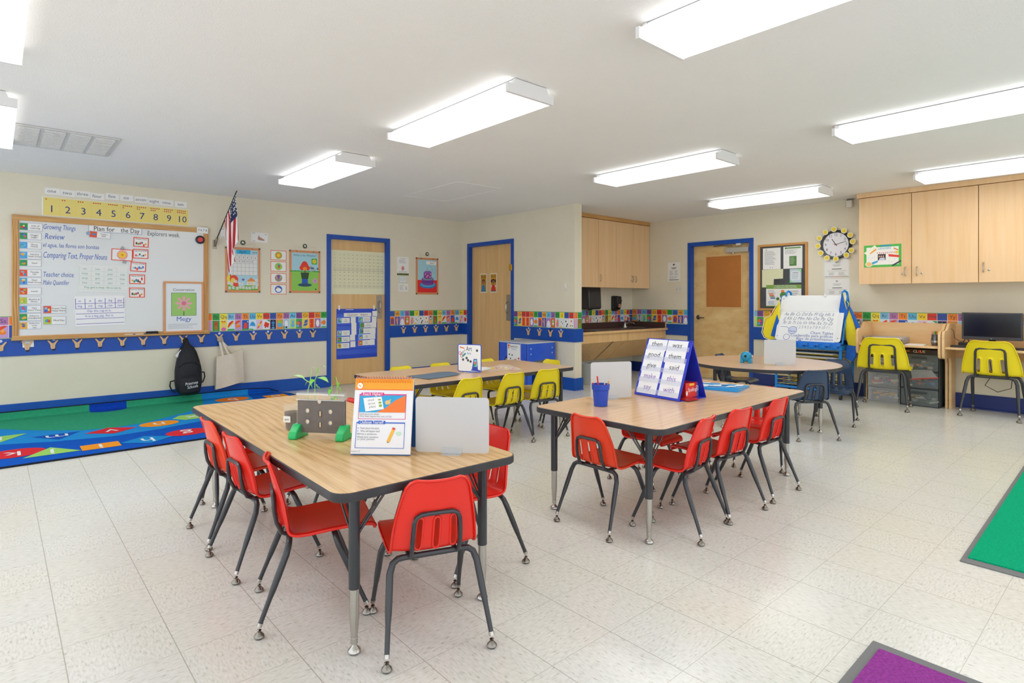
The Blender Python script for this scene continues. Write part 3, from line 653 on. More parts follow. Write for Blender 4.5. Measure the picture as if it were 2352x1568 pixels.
def plan(m, w, h):
    m.frame(-w/2, w/2, -h/2, h/2+.02, .003, '5b7cc0', 1); m.text('Plan for', -w*.22, 0, .072, DARK, 2, w*.38); m.text('the Day', w*.27, 0, .072, DARK, 2, w*.36)
card('title_strip', 'title strip reading Plan for the Day at the top of the whiteboard', 'sign', .755, 1.25, 1.965, 2.033, fn=plan)
card('schedule_card', "picture card reading Today's Date under the title strip", 'card', .76, .952, 1.898, 1.968, fn=sched(["Today's", 'Date'], 71), tilt=.06, group='schedule cards on the whiteboard', y=YB-.0015)
MB().lathe([(0, 0), (.02, 0), (.02, .004), (0, .005)], M('8fa8c0', .3), 14).build('magnet', None, (.752, YB, 1.945), (pi/2, 0, 0)); tag(bpy.data.objects['magnet'], "small round magnet at the left end of the Today's Date card", 'magnet')
def zone(title, seed):
    def fn(m, w, h):
        m.frame(-w/2, w/2, -h/2, h/2, .009, 'ee4a30', 1); m.text(title, 0, h*.32, .021, INK, 2, w*.8)
        r = random.Random(seed)
        for k in range(6): m.el(-w*.3+w*.12*k, -h*.1+r.uniform(-.2, .16)*h, w*.06, h*r.uniform(.08, .17), r.choice(['3c7fd0', 'f2a22a', '39a54a', 'e8402c', '777b82', '6b4a35', '9ad0ea']), 2+.3*k, 10)
    return fn
for t_, x0, x1, z1, z0, a in (('Project Time', 1.167, 1.317, 1.932, 1.824, .03), ('Engineering ZONE', 1.162, 1.313, 1.80, 1.692, 0), ('Create ZONE', 1.139, 1.29, 1.651, 1.543, .05), ('Game ZONE', 1.128, 1.28, 1.51, 1.402, 0), ('Science ZONE', 1.127, 1.278, 1.36, 1.248, 0)):
    card('zone_card', 'orange-bordered card reading %s on the whiteboard' % t_, 'card', x0, x1, z0, z1, fn=zone(t_, len(t_)), group='orange zone cards', tilt=a)
def fl(m, w, h): m.frame(-w/2, w/2, -h/2, h/2, .008, 'ee4a30', 1); m.el(.002, 0, .052, .052, 'f49aa0', 2, 24); flower(m, .002, 0, .046)
card('flower_card', 'orange-bordered card with a yellow flower held by two clips', 'card', .96, 1.16, 1.66, 1.79, fn=fl, y=YB-.002, tilt=.03)
for x, z, n_ in ((1.062, 1.80, 'above'), (1.08, 1.645, 'below')):
    c_ = thing('binder_clip', 'small metal clip %s the yellow flower card' % n_, 'clip', (x, YB-.004, z)); MB().box(-.015, .015, -.012, 0, -.012, .008, M('8f9196', .3, .8)).build('clip_body', c_, bevel=.002)
    MB().tube([(-.009, -.008, .008), (-.006, -.012, .022), (.006, -.012, .022), (.009, -.008, .008)], .0018, CHR, 6).build('clip_wire', c_)
GRN = M('4da77c'); 
def words(rows, cols, col, last=None, lw=.003, x=.42, title=None):
    def fn(m, w, h):
        n = len(rows) + (len(last) if last else 0); top = h/2-.025; rh = (h-.05)/n; k = 0
        for k, r in enumerate(rows):
            z = top-rh*(k+.5)
            for j, t in enumerate(r): m.text(t, -w/2+w*(j+.5)/len(r), z, rh*.62, col[0], 2, w/len(r)*.72, .08)
            m.line((-w*.48, z-rh*.5), (w*.48, z-rh*.5), lw, col[1], 1.5)
        for j in range(len(rows[0])+1): xx = -w/2+w*j/len(rows[0]); xx = max(min(xx, w*.48), -w*.48); m.line((xx, top), (xx, top-rh*len(rows)), lw, col[1], 1.5)
        for q, t in enumerate(last or []):
            z = top-rh*(len(rows)+q+.5); m.text(t, -w*.02, z, rh*.6, col[2], 2, w*.86, .08); m.line((-w*.48, z-rh*.5), (w*.48, z-rh*.5), lw, col[1], 1.5)
    return fn
card('word_chart', 'handwritten word chart in green ink starting on, con, Jon', 'chart', .665, 1.12, 1.306, 1.607, fn=words([['on', 'con', 'Jon', ''], ['mop', 'top', 'pop', 'cop'], ['stop', 'got', 'pot', 'hop'], ['hot', 'cot', 'dot', 'tot']], 4, (M('6fae9b'), M('b9dccb'), GRN), ['Pop got a mop. On a cot is'], .002), base='e8e9e4', tilt=.012)
PUR = M('6a58b8')
card('word_chart', 'handwritten word chart in purple ink starting in, it, dip', 'chart', .635, 1.088, .94, 1.265, fn=lambda m, w, h: words([['in', 'it', 'dip', 'dig', 'gap'], ['big', 'rid', 'rag', 'ran', 'ram']], 5, (M('5f6fc0'), PUR, M('5f6fc0')), ['Dip the rag in it.', 'It is a big pig. Pat it.', ''], .005)(m, w, h), base='f3f2f0', tilt=-.025)
t = thing('visual_timer', 'round black and red timer at the top right of the whiteboard', 'timer', (1.85, YB, 1.948), (pi/2, 0, 0))
MB().lathe([(0, 0), (.05, 0), (.05, .018), (.04, .024), (0, .024)], BLK, 24).build('case', t, smooth=True); MB().lathe([(0, .024), (.03, .024), (.028, .03), (0, .03)], M('d8222a', .35), 20).build('dial', t, smooth=True)
def small(m, w, h): m.text('5 6 7 8', 0, 0, .035, INK, 1.5, w*.8)
card('paper_scrap', 'white paper strip with 5 6 7 8 at the top right corner of the whiteboard', 'paper', 1.815, 1.938, 2.028, 2.10, y=YA-.033, fn=small, tilt=.04)
def cons(m, w, h):
    m.text('Conservation', 0, h*.36, .042, INK, 1.5, w*.6); m.rect(-w*.34, w*.34, -h*.18, h*.30, '9ccb6e', 1.2); m.frame(-w*.34, w*.34, -h*.18, h*.30, .003, '3a4030', 3); m.rect(-.006, .006, -h*.18, h*.05, '4f8a3c', 1.5); flower(m, 0, h*.08, h*.17, 'e9a6b0', 'd4788c', 2, 8)
    m.text('Megy', 0, -h*.25, .075, M('3a62b8'), 1.6, w*.4); m.lines(-w*.42, w*.42, -h*.45, -h*.34, 5, 'b5b6ba', 1.5)
e = thing('conservation_poster', 'framed poster titled Conservation leaning in the lower right of the whiteboard', 'poster', (1.675, YB-.012, 1.135))
m = MB(); m.box(-.195, .195, 0, .004, -.285, .285, M('e3e8ea', .4)); cons(m, .39, .57); m.build('sheet', e)
for a in ((-.212, .212, -.302, -.282), (-.212, .212, .282, .302), (-.212, -.192, -.282, .282), (.192, .212, -.282, .282)): MB().box(a[0], a[1], -.01, .006, a[2], a[3], M('dd9a62', .5)).build('frame_strip', e, bevel=.002)
e = thing('board_eraser', 'black felt eraser on the marker tray of the big whiteboard', 'eraser', (1.346, YA-.043, .8225))
MB().box(-.062, .062, -.014, .018, 0, .018, M('35373c', .9)).build('felt', e, bevel=.003); MB().prism(rrect(-.062, .062, .018, .038, .012), -.014, .018, 'y', BLK).build('back', e, bevel=.003)
def marker(label, loc, rz, colr, rot=None, ln=.06):
    t = thing('marker', label, 'marker', loc, rot or (0, pi/2, rz), 'dry erase markers on the tray')
    MB().lathe([(0, -ln), (.0065, -ln), (.0065, ln*.35), (.006, ln*.36)], M('f0f0f0', .3), 10).build('barrel', t, smooth=True)
    MB().lathe([(.0068, ln*.34), (.0072, ln*.4), (.0066, ln), (0, ln)], M(colr, .35), 10).build('cap', t, smooth=True)
    return t
marker('blue marker on the whiteboard tray, left one of a touching pair', (1.14, YA-.04, .830), 0, '2740d8'); marker('blue marker on the whiteboard tray, right one of a touching pair', (1.262-.02, YA-.044, .830), .05, '2740d8')
def tagc(m, w, h): m.text('December 4', 0, h*.28, .018, INK, 1.5, w*.8); m.rect(-w*.3, w*.1, -h*.4, h*.05, '58aee6', 1.5)
card('name_tag', 'small white card hanging below the left end of the whiteboard tray', 'card', .205, .295, .735, .808, y=YA-.019, fn=tagc, tilt=-.05)

# number line + word cards above the board
def nline(m, w, h):
    m.rect(-w/2+.012, w/2-.004, -h/2+.006, h/2-.006, 'ecd97c', 1); cw = (w-.02)/10
    for k in range(10):
        x = -w/2+.014+cw*k; m.text(str(k+1), x+cw*.5, -h*.14, .105, M('233a7e'), 2.2, cw*.62)
        m.line((x, -h/2+.008), (x, h/2-.008), .0012, 'd9c566', 1.6)
        for d in range(k+1): m.el(x+.022+.0195*(d % 5), h*.37-.022*(d//5), .0062, .0062, 'c3202a', 2, 10)
card('number_line', 'yellow number strip from 1 to 10 standing on the whiteboard frame', 'poster', .36, 1.735, 2.105, 2.305, y=YA, fn=nline, base='efeee4')
NW = [('one', .384, .511, 2.366), ('two', .515, .643, 2.361), ('three', .647, .772, 2.366), ('four', .775, .90, 2.357), ('five', .91, 1.036, 2.371), ('six', 1.045, 1.17, 2.371), ('seven', 1.185, 1.313, 2.367), ('eight', 1.318, 1.443, 2.362), ('nine', 1.444, 1.57, 2.359), ('ten', 1.589, 1.714, 2.356)]
for k, (t_, a, b, z) in enumerate(NW):
    card('number_word_card', 'white card with the handwritten word %s above the number strip' % t_, 'card', a, b, z-.034, z+.034, y=YA, group='handwritten number words', fn=lambda m, w, h, t_=t_: m.text(t_, -.005, 0, .05, M('77727c'), 1.5, w*.8, .06), tilt=random.uniform(-.03, .03))

# ================================================================ REST OF THE LEFT WALL
# flag on a slanted pole
fx, fy, fz = 2.02, YA, 1.91
t = thing('flag_on_pole', 'small American flag hanging from a slanted wall pole right of the whiteboard', 'flag', (fx, fy, fz))
tip = Vector((.118, -.47, .60)); 
b_ = MB(); b_.box(-.022, .022, -.006, 0, -.06, .05, M('a59a86', .4, .7)); b_.tube([(0, -.005, -.03), tip*.12], .014, M('8f8470', .4, .7), 10); b_.build('wall_bracket', t, bevel=.002)
MB().tube([tip*.02, tip], .0065, M('2c2723', .4), 8).build('pole', t, smooth=True)
sp = MB(); d = tip.normalized(); q0 = tip
sp.tube([q0, q0+d*.015, q0+d*.035, q0+d*.065], [.006, .011, .009, .001], M('9a7b3a', .35, .8), 8); sp.build('finial', t, smooth=True)
NA, NB = 26, 26; A0 = tip*.97; A1 = tip*.46; LF = .70
fm = MB(); gv = []
rd = random.Random(5)
for i in range(NA+1):
    u = i/NA
    for j in range(NB+1):
        v_ = j/NB; P_ = A0.lerp(A1, u)
        sq = 1 - .40*v_*(1-.25*v_)                      # the cloth gathers as it falls
        c_ = A0.lerp(A1, .34)
        x = c_.x + (P_.x-c_.x)*sq + .02*v_ + .018*sin(u*13+v_*1.5)*min(1, v_*3); y = c_.y + (P_.y-c_.y)*sq + .03*cos(u*15+v_*2)*min(1, v_*3)
        z = P_.z - LF*v_*(.82+.36*u*(1-.5*u)) + (.04*(1-u))*v_
        gv.append((x, y, z))
fm.v = gv; R_, W_, U_ = M('c0202f', .75), M('f0eeea', .75), M('252f5c', .75)
for mm in (R_, W_, U_): fm.mat(mm)
for i in range(NA):
    for j in range(NB):
        fm.f.append((i*(NB+1)+j, (i+1)*(NB+1)+j, (i+1)*(NB+1)+j+1, i*(NB+1)+j+1))
        st = (i*13)//NA; fm.mi.append(2 if (st < 7 and j < NB*.4) else (0 if st % 2 == 0 else 1))
fo = fm.build('flag_cloth', t, smooth=True, ang=3)
stars = MB()
def gp(u, v): i, j = min(int(u*NA), NA-1), min(int(v*NB), NB-1); a = Vector(gv[i*(NB+1)+j]); b2 = Vector(gv[(i+1)*(NB+1)+j]); c2 = Vector(gv[i*(NB+1)+j+1]); return a, (b2-a), (c2-a)
for r in range(7):
    for c in range(5):
        p_, eu, ev = gp(.03+.47*(r+.5)/7, .03+.34*(c+.5)/5); n_ = eu.cross(ev).normalized(); e1 = eu.normalized(); e2 = n_.cross(e1)
        for sg in (1, -1):
            pp = [p_ + n_*.0015*sg + (e1*cos(a_) + e2*sin(a_))*(.0125 if k % 2 == 0 else .0055) for k, a_ in enumerate([2*pi*k/10 for k in range(10)])]
            stars.add(pp, [tuple(range(10))], W_)
o = stars.build('stars', fo); tag(o, 'white stars', 'x', None, 'stuff'); del o['category']

def hand(m, w, h): m.poly([(-w*.05, h*.25), (0, h*.05), (w*.12, -h*.05), (w*.3, -h*.2), (w*.28, -h*.32), (-w*.02, -h*.28), (-w*.12, -h*.2), (-w*.1, 0)], 'b98d7e', 1.5); m.rect(-w*.46, -w*.28, h*.38, h*.43, '8f8f93', 1.5); m.rect(w*.3, w*.42, h*.32, h*.37, '8f8f93', 1.5); m.rect(-w*.44, -w*.25, -h*.42, -h*.38, '9a9a9d', 1.5)
card('hand_sign_card', 'white hand-sign card half hidden behind the flag', 'card', 2.085, 2.295, 1.99, 2.112, y=YA, fn=hand)
card('hand_sign_card', 'white hand-sign card right of the flag, above the weather cards', 'card', 2.452, 2.66, 1.965, 2.09, y=YA, fn=hand, tilt=.02)
def whook(label, x, z):
    t = thing('picture_hook', label, 'wall hook', (x, YA, z), 0, 'round green picture hooks')
    m = MB(); m.lathe([(0, 0), (.029, 0), (.031, .006), (.026, .012), (0, .014)], M('4a5340', .4), 24); m.build('disc', t, (0, 0, 0), (pi/2, 0, 0), smooth=True)
    m = MB(); m.poly(ell(-.004, .003, .013, .011, 14), M('e6e8e2'), 30); m.rect(-.004, .010, -.012, -.006, M('e6e8e2'), 30); m.frame(-.02, .02, -.02, .02, .0008, M('4a5340'), 29); m.build('emblem', t)
    return t
def board(name, label, cx, z0, z1, w, fn, hook_label, cat='wall board'):
    t = thing(name, label, cat, (cx, YA, 0)); h = z1-z0; zc = (z0+z1)/2
    m = MB(); m.prism(rrect(-w/2, w/2, z0, z1, .018), -.012, -.001, 'y', M('d98f5c', .5)); m.build('backing', t, bevel=.003)
    m = MB(); fn(m, w-.055, h-.06); m.build('poster_sheet', t, (0, -.0125, zc))
    for sx in (-1, 1):
        for sz in (z0, z1): MB().box(-.012, .012, -.014, -.0005, -.012, .012, M('6d5a4a', .4, .6)).build('corner_guard', t, (sx*(w/2-.010), 0, sz+(.010 if sz == z0 else -.010)), bevel=.004)
        MB().lathe([(0, 0), (.009, 0), (.009, .004), (.005, .004)], M('8d7350', .3, .8), 12).build('eyelet', t, (sx*w*.27, -.012, z1-.012), (pi/2, 0, 0))
    MB().tube([(-w*.27, -.014, z1-.012), (-w*.36, -.012, z1+.05), (-w*.30, -.012, z1+.055), (0, -.02, z1+.028), (w*.30, -.012, z1+.055), (w*.36, -.012, z1+.05), (w*.27, -.014, z1-.012)], .0016, M('cfcabd', .4), 6).build('hanging_wire', t, smooth=True)
    whook(hook_label, cx, z1+.062)
    return t
def calend(m, w, h):
    m.rect(-w/2, w/2, -h/2, h/2, 'aad3df', 1); m.rect(-w*.22, w*.24, h*.40, h*.5, '2fb1de', 2); m.text('April', -w*.02, h*.445, .042, DARK, 3, w*.24); m.text('2019', w*.39, h*.44, .03, DARK, 3, w*.16)
    gx0, gx1, gz0, gz1 = -w*.46, w*.47, -h*.13, h*.385; m.rect(gx0, gx1, gz0, gz1, 'e6e6e2', 2); cw = (gx1-gx0)/7; rh = (gz1-gz0-.015)/5
    for k in range(8): m.line((gx0+cw*k, gz0), (gx0+cw*k, gz1), .002, '7b7b80', 2.6)
    for k in range(6): m.line((gx0, gz0+rh*k), (gx1, gz0+rh*k), .002, '7b7b80', 2.6)
    for k in range(1, 13): c = k % 7; r = k//7; m.text(str(k), gx0+cw*(c+.5), gz0+rh*(4.5-r), .034, DARK, 3)
    m.poly([(-w/2, -h*.5), (w/2, -h*.5), (w/2, -h*.40), (w*.2, -h*.37), (-w*.1, -h*.40), (-w/2, -h*.36)], '6fb54a', 2)
    m.el(-w*.42, -h*.22, .04, .05, 'ecd94a', 2.2); m.el(-w*.3, -h*.24, .05, .055, 'e4472c', 2.4); m.el(-w*.33, -h*.28, .03, .04, 'e9d060', 2.6); m.el(-w*.24, -h*.36, .035, .03, 'e4472c', 2.6); m.el(0, -h*.24, .018, .014, '7a68b0', 2.4)
    m.poly([(w*.12, -h*.28), (w*.42, -h*.28), (w*.27, -h*.18)], 'e88a4a', 2.4); m.rect(w*.15, w*.39, -h*.38, -h*.28, 'e9cf8a', 2.4)
    for k, (a, b) in enumerate([(.45, -.25), (-.47, -.33), (-.37, -.36), (-.24, -.29), (-.12, -.33), (-.01, -.35), (.16, -.345), (.27, -.335), (.37, -.33), (.47, -.355), (-.44, -.45), (-.32, -.44), (-.19, -.455), (-.09, -.43), (.01, -.435), (.12, -.445), (.22, -.445), (.33, -.43), (.44, -.43)]):
        m.rect(a*w-.015, a*w+.015, b*h-.016, b*h+.016, 'efeeea', 3+.02*k); m.text(str(13+k), a*w, b*h, .026, DARK, 3.4+.02*k)
board('calendar', 'April 2019 wall calendar board partly covered by the flag', 2.35, 1.315, 1.885, .42, calend, 'round green hook holding the April calendar', 'calendar')
def wfn(kind):
    def fn(m, w, h):
        m.frame(-w/2, w/2, -h/2, h/2, .008, 'e77a4c', 1); c = {'sun': '9ccb54', 'kite': '9ccb54', 'umb': '9d9184', 'cloud': '2a66c4'}[kind]; m.el(0, 0, .048, .048, c, 1.5, 28)
        if kind == 'sun': flower(m, 0, 0, .042, 'e8862a', 'f5cf3a', 2, 12); m.el(0, 0, .022, .022, 'f5cf3a', 4)
        if kind == 'kite': m.poly([(.005, .035), (.022, .012), (.008, -.03), (-.012, .008)], 'e23a3a', 2); m.poly([(.005, .035), (.022, .012), (-.012, .008)], '2f8fd0', 2.3)
        if kind == 'umb': m.poly([(-.035, -.004), (-.02, .03), (0, .038), (.022, .028), (.035, -.002)], '7a4fb0', 2); m.poly([(-.035, -.004), (-.02, .03), (-.01, .0)], 'ef8a7a', 2.3); m.poly([(.012, 0), (.022, .028), (.035, -.002)], 'a8cf5a', 2.3); m.rect(-.002, .002, -.035, 0, '6d4a2f', 2.2)
        if kind == 'cloud': m.el(-.01, .012, .018, .016, 'f5b03a', 2)
        if kind == 'cloud':
            for a, b, r in ((-.02, -.006, .018), (.004, .004, .02), (.024, -.006, .016), (0, -.014, .03)): m.el(a, b, r, r*.75, 'f2f4f5', 2.6)
    return fn
for k, (kind, nm_, z0, z1) in enumerate((('sun', 'smiling sun', 1.742, 1.875), ('kite', 'kite', 1.592, 1.73), ('umb', 'umbrella', 1.44, 1.577), ('cloud', 'cloud', 1.291, 1.428))):
    card('weather_card', 'orange-bordered weather card with a %s, left of the weather board' % nm_, 'card', 2.693, 2.901, z0+.002, z1-.002, y=YA, fn=wfn(kind), group='weather cards')
def weather(m, w, h):
    m.rect(-w/2, w/2, -h/2, h/2, 'a9d3df', 1); m.rect(-w/2, w/2, -h/2, -h*.0, '8cc955', 1.5)
    for k in range(9): m.el(-w*.5+w*k/8*.98+.004, .004, .028, .012, '43a047', 1.4)
    m.text('What is the Weather?', 0, h*.43, .04, M('4a6b78'), 2, w*.86)
    m.prism(rrect(w*.24, w*.45, h*.2, h*.36, .012), -.0012, -.001, 'y', M('4fae3a', .5)); flower(m, w*.345, h*.28, .034, 'f7dc3a', 'd88a2a', 3)
    flower(m, w*.37, -h*.24, .042, 'd79ad0', 'b878b4', 2, 9)
    m.poly([(w*.2, -.0), (w*.38, .02), (w*.33, h*.1), (w*.22, h*.1)], 'a9b8c4', 2.4); m.line((w*.36, .03), (w*.46, .045), .014, 'a9b8c4', 2.5); m.el(w*.47, .046, .012, .018, '4f7f94', 2.7); m.el(w*.275, h*.1, .026, .011, '33606f', 2.7)
    m.frame(w*.19, w*.25, h*.07, h*.15, .006, '6f8794', 2.3)
    # red bush in a green pot on a blue stand
    for a, b, r in ((-.02, .14, .15), (-.12, .1, .09), (.09, .1, .09), (-.02, .2, .11)): m.el(w*a, h*b, w*r, h*r*.7, 'e23a2c', 2.8)
    m.el(-w*.01, h*.08, w*.08, h*.05, 'f0902c', 3.2); m.rect(-w*.03, w*.01, -h*.03, h*.04, '7a4a2a', 2.7)
    m.poly([(-w*.17, -h*.02), (w*.15, -h*.02), (w*.11, -h*.19), (-w*.13, -h*.19)], '2c4a30', 3); m.rect(-w*.12, w*.1, -h*.33, -h*.19, '2158b8', 3); m.el(-w*.01, -h*.35, w*.26, h*.045, '23506f', 3.3)
    m.el(w*.4, -h*.46, .01, .01, '3a4a3a', 2)
board('weather_board', 'weather board titled What is the Weather? beside the number chart door', 3.15, 1.316, 1.889, .425, weather, 'round green hook holding the weather board')
def cake(m, w, h):
    m.rect(-w/2, w/2, -h/2, h/2, 'a5d3e0', 1); m.rect(-w/2, w/2, -h/2, -h*.12, 'e3262c', 1.5)
    m.prism([(-.02, h*.36), (w*.46, h*.35), (w*.47, h*.45), (-.02, h*.46)], -.0012, -.001, 'y', M('f2f1ea', .5)); m.text('April', w*.24, h*.405, .035, INK, 3, w*.3)
    for k in range(22): m.el(random.uniform(-.02, w*.45), random.uniform(h*.08, h*.33), .004, .005, random.choice(['4a66b8', 'e24a4a', '3a9a5a', '8a4aa8']), 2, 8)
    m.el(.01, -h*.27, w*.43, .055, '2a7fc4', 2, 30); m.el(.01, -h*.245, w*.36, .045, '54b4dc', 2.4, 30)
    m.poly([(-w*.30, -h*.23), (w*.32, -h*.23), (w*.32, -h*.08), (-w*.30, -h*.08)], '7d4aa8', 2.8); m.el(.01, -h*.23, w*.31, .03, '7d4aa8', 2.9); m.el(.01, -h*.08, w*.31, .03, '9160ba', 3.1); m.el(.01, -h*.075, w*.25, .018, '6fc08a', 3.3)
    m.rect(-w*.19, w*.21, -h*.06, h*.12, '7d4aa8', 3.5); m.el(.01, -h*.06, w*.2, .016, '7d4aa8', 3.5); m.el(.01, h*.12, w*.2, .022, '9160ba', 3.8)
    for a, b in ((-.13, .06), (.0, .02), (.13, .07), (-.06, -.02), (.11, -.02)): m.el(w*a+.01, h*b, .012, .017, 'f08aa0', 4.1)
    m.text('PRIMROSE', .01, -h*.185, .05, M('2c1a3c'), 4, w*.56)
board('birthday_board', 'birthday board with a purple two-tier cake near the room corner', 5.12, 1.306, 1.882, .415, cake, 'round green hook holding the birthday cake board')
def pp1(m, w, h): m.text('Conservation', 0, h*.4, .02, INK, 1.5, w*.45); m.lines(-w*.32, w*.35, h*.16, h*.34, 5); m.el(0, -h*.12, .026, .035, 'd98a8a', 1.6); m.rect(-w/2, w/2, -h/2, -h*.39, '5c6b3a', 1.6); m.lines(-w*.35, w*.4, -h*.36, -h*.27, 2)
card('notice_sheet', 'white notice with a pink picture and green foot, right of the number chart door', 'notice', 4.578, 4.785, 1.596, 1.878, y=YA, fn=pp1)
card('notice_sheet', 'small pale blue bordered double card, middle of three notices by the door', 'notice', 4.617, 4.747, 1.482, 1.578, y=YA, base='bcd8dc', fn=lambda m, w, h: (m.rect(-w*.44, -.004, -h*.4, h*.4, 'f0f0ee', 1), m.rect(.004, w*.44, -h*.4, h*.4, 'f0f0ee', 1), m.lines(-w*.4, -.01, -.02, h*.3, 4), m.lines(.01, w*.4, -.02, h*.3, 4)))
card('notice_sheet', 'white timetable notice, lowest of three notices beside the number chart door', 'notice', 4.603, 4.775, 1.346, 1.468, y=YA, fn=lambda m, w, h: (m.frame(-w*.42, w*.1, -h*.35, h*.35, .002, 'b9b9bd', 1), m.lines(-w*.38, w*.08, -h*.3, h*.3, 8), m.lines(w*.2, w*.44, -h*.3, h*.2, 4, '707074')))
# things on door 1
YD = YA+.045
def hundred(m, w, h):
    cw = w*.94/12; rh = h*.80/10; x0 = -w*.47; z1 = h*.44
    for c in range(12):
        m.frame(x0+cw*c+.006, x0+cw*(c+1)-.006, z1-rh*10, z1, .0013, 'c9c8a4', 1)
        for r in range(10): m.text(str(c*10+r+1), x0+cw*(c+.5), z1-rh*(r+.5), .026, M('8f9080'), 1.6, cw*.5)
        for r in (4, 9):
            P_ = ell(x0+cw*(c+.5), z1-rh*(r+.5), .022, .024, 16)
            for k in range(16): m.line(P_[k], P_[(k+1) % 16], .0018, '8c8d86', 2)
        m.line((x0+cw*c+.004, z1-rh*5), (x0+cw*(c+1)-.004, z1-rh*5), .003, '7d7e78', 2)
card('number_chart', 'large pale yellow number chart counting to 120 taped on the door', 'chart', 3.552, 4.405, 1.302, 1.93, y=YD, base='e9e7c4', fn=hundred)
t = thing('pocket_chart', 'blue hanging pocket chart titled Classroom Helpers on the door', 'pocket chart', (3.945, YD, 0))
m = MB(); m.box(-.32, .32, -.003, -.0005, .372, 1.09, M('2148c8', .35)); 
for k in range(7): m.box(-.315, .315, -.005, -.003, .43+k*.086, .50+k*.086, M('3a60d8', .2))
m.rect(-.18, -.06, 1.075, 1.082, 'dfe4f4', 8); m.build('chart_cloth', t)
for sx in (-.28, .27): MB().box(sx-.012, sx+.012, -.008, 0, 1.075, 1.14, M('f2f2f2', .4)).build('adhesive_hook', t, bevel=.003)
def helper(m, w, h, t_, sd): pic(m, -w/2+.004, -w/2+w*.34, -h/2+.004, h/2-.004, sd, 1.2); [m.text(q, w*.17, (len(t_)-1)*h*.15-k*h*.3, h*.27, M('6a7f92'), 2.4, w*.58) for k, q in enumerate(t_)]
card('title_strip', 'white strip reading Classroom Helpers at the top of the blue pocket chart', 'sign', 3.735, 4.17, .975, 1.03, y=YD-.006, fn=lambda m, w, h: (m.text('Classroom', -w*.2, 0, .04, INK, 1.5, w*.36), m.text('Helpers', w*.22, 0, .04, INK, 1.5, w*.26)))
HC = [('Flag Holder', 3.635, .885, 0), ('Classroom Ambassador', 3.965, .895, 1), ('Lunch and Snack Helper', 3.985, .81, 2), ('Calendar Helper', 3.635, .705, 3), ('Librarian', 3.975, .726, 4), ('Equipment Manager', 3.635, .615, 5), ('Song Leader', 3.965, .64, 6), ('Problem Solver', 3.63, .525, 7), ('Line Leader', 3.96, .552, 8)]
for n_, x, z, sd in HC:
    q = n_.split(' '); q = [q[0], ' '.join(q[1:])] if len(q) > 1 else q
    card('helper_card', 'picture card reading %s in the blue pocket chart' % n_, 'card', x, x+.19, z, z+.075, y=YD-.006, fn=lambda m, w, h, q=q, sd=sd: helper(m, w, h, q, sd+200), group='helper cards in the pocket chart')
for k, (x, z) in enumerate([(4.185, .97), (4.175, .89), (3.84, .885), (4.17, .805), (3.85, .80), (3.85, .715), (4.16, .725), (3.83, .63), (4.155, .64), (3.835, .535), (4.145, .55)]):
    card('blank_card', 'blank white name card beside a helper card in the pocket chart', 'card', x, x+.078, z, z+.085, y=YD-.0075, group='blank cards in the pocket chart')
# restroom signs
XD = XP+.05
def kid(bg, hair, cloth, long):
    def fn(m, w, h):
        m.rect(-w*.44, w*.44, -h*.46, h*.46, bg, 1); m.rect(-w*.44, w*.44, -h*.46, -h*.42, '3a6a5a', 1.4)
        m.el(0, h*.08, w*.24, h*.13, hair, 2)
        if long: m.el(-w*.28, h*.1, w*.1, h*.09, hair, 2); m.el(w*.28, h*.1, w*.1, h*.09, hair, 2)
        m.el(0, h*.03, w*.19, h*.11, '9c6a48', 2.5); m.poly([(-w*.2, -h*.1), (w*.2, -h*.1), (w*.32, -h*.42), (-w*.32, -h*.42)], cloth, 2.4)
        if long: m.rect(-w*.36, -w*.2, -h*.22, -h*.12, 'efe9e0', 2.2); m.rect(w*.2, w*.36, -h*.22, -h*.12, 'efe9e0', 2.2)
        m.text('Girls' if long else 'Boys', 0, h*.34, .062, M('4a3a10'), 3, w*.76)
    return fn
for n_, y, fn in (('Boys', 7.297, kid('c8902a', '3a2a20', '2f7fb0', False)), ('Girls', 7.05, kid('d09a30', '3a2418', 'd8262c', True))):
    card('restroom_sign', 'ochre restroom sign reading %s on the restroom door' % n_, 'sign', 0, .165, 0, .30, loc=(XD-.0012, y, 1.487), rot=RW, fn=fn, group='restroom signs', t=.0011)
t = thing('light_switch', 'white light switch plate near the end of the partition wall', 'light switch', (XP, 5.45, 1.41), RW)
MB().box(-.037, .037, -.005, -.0003, -.06, .06, M('e3dfd2', .4)).build('plate', t, bevel=.002); MB().box(-.016, .016, -.009, -.005, -.033, .033, M('efece2', .35)).build('rocker', t, bevel=.002)

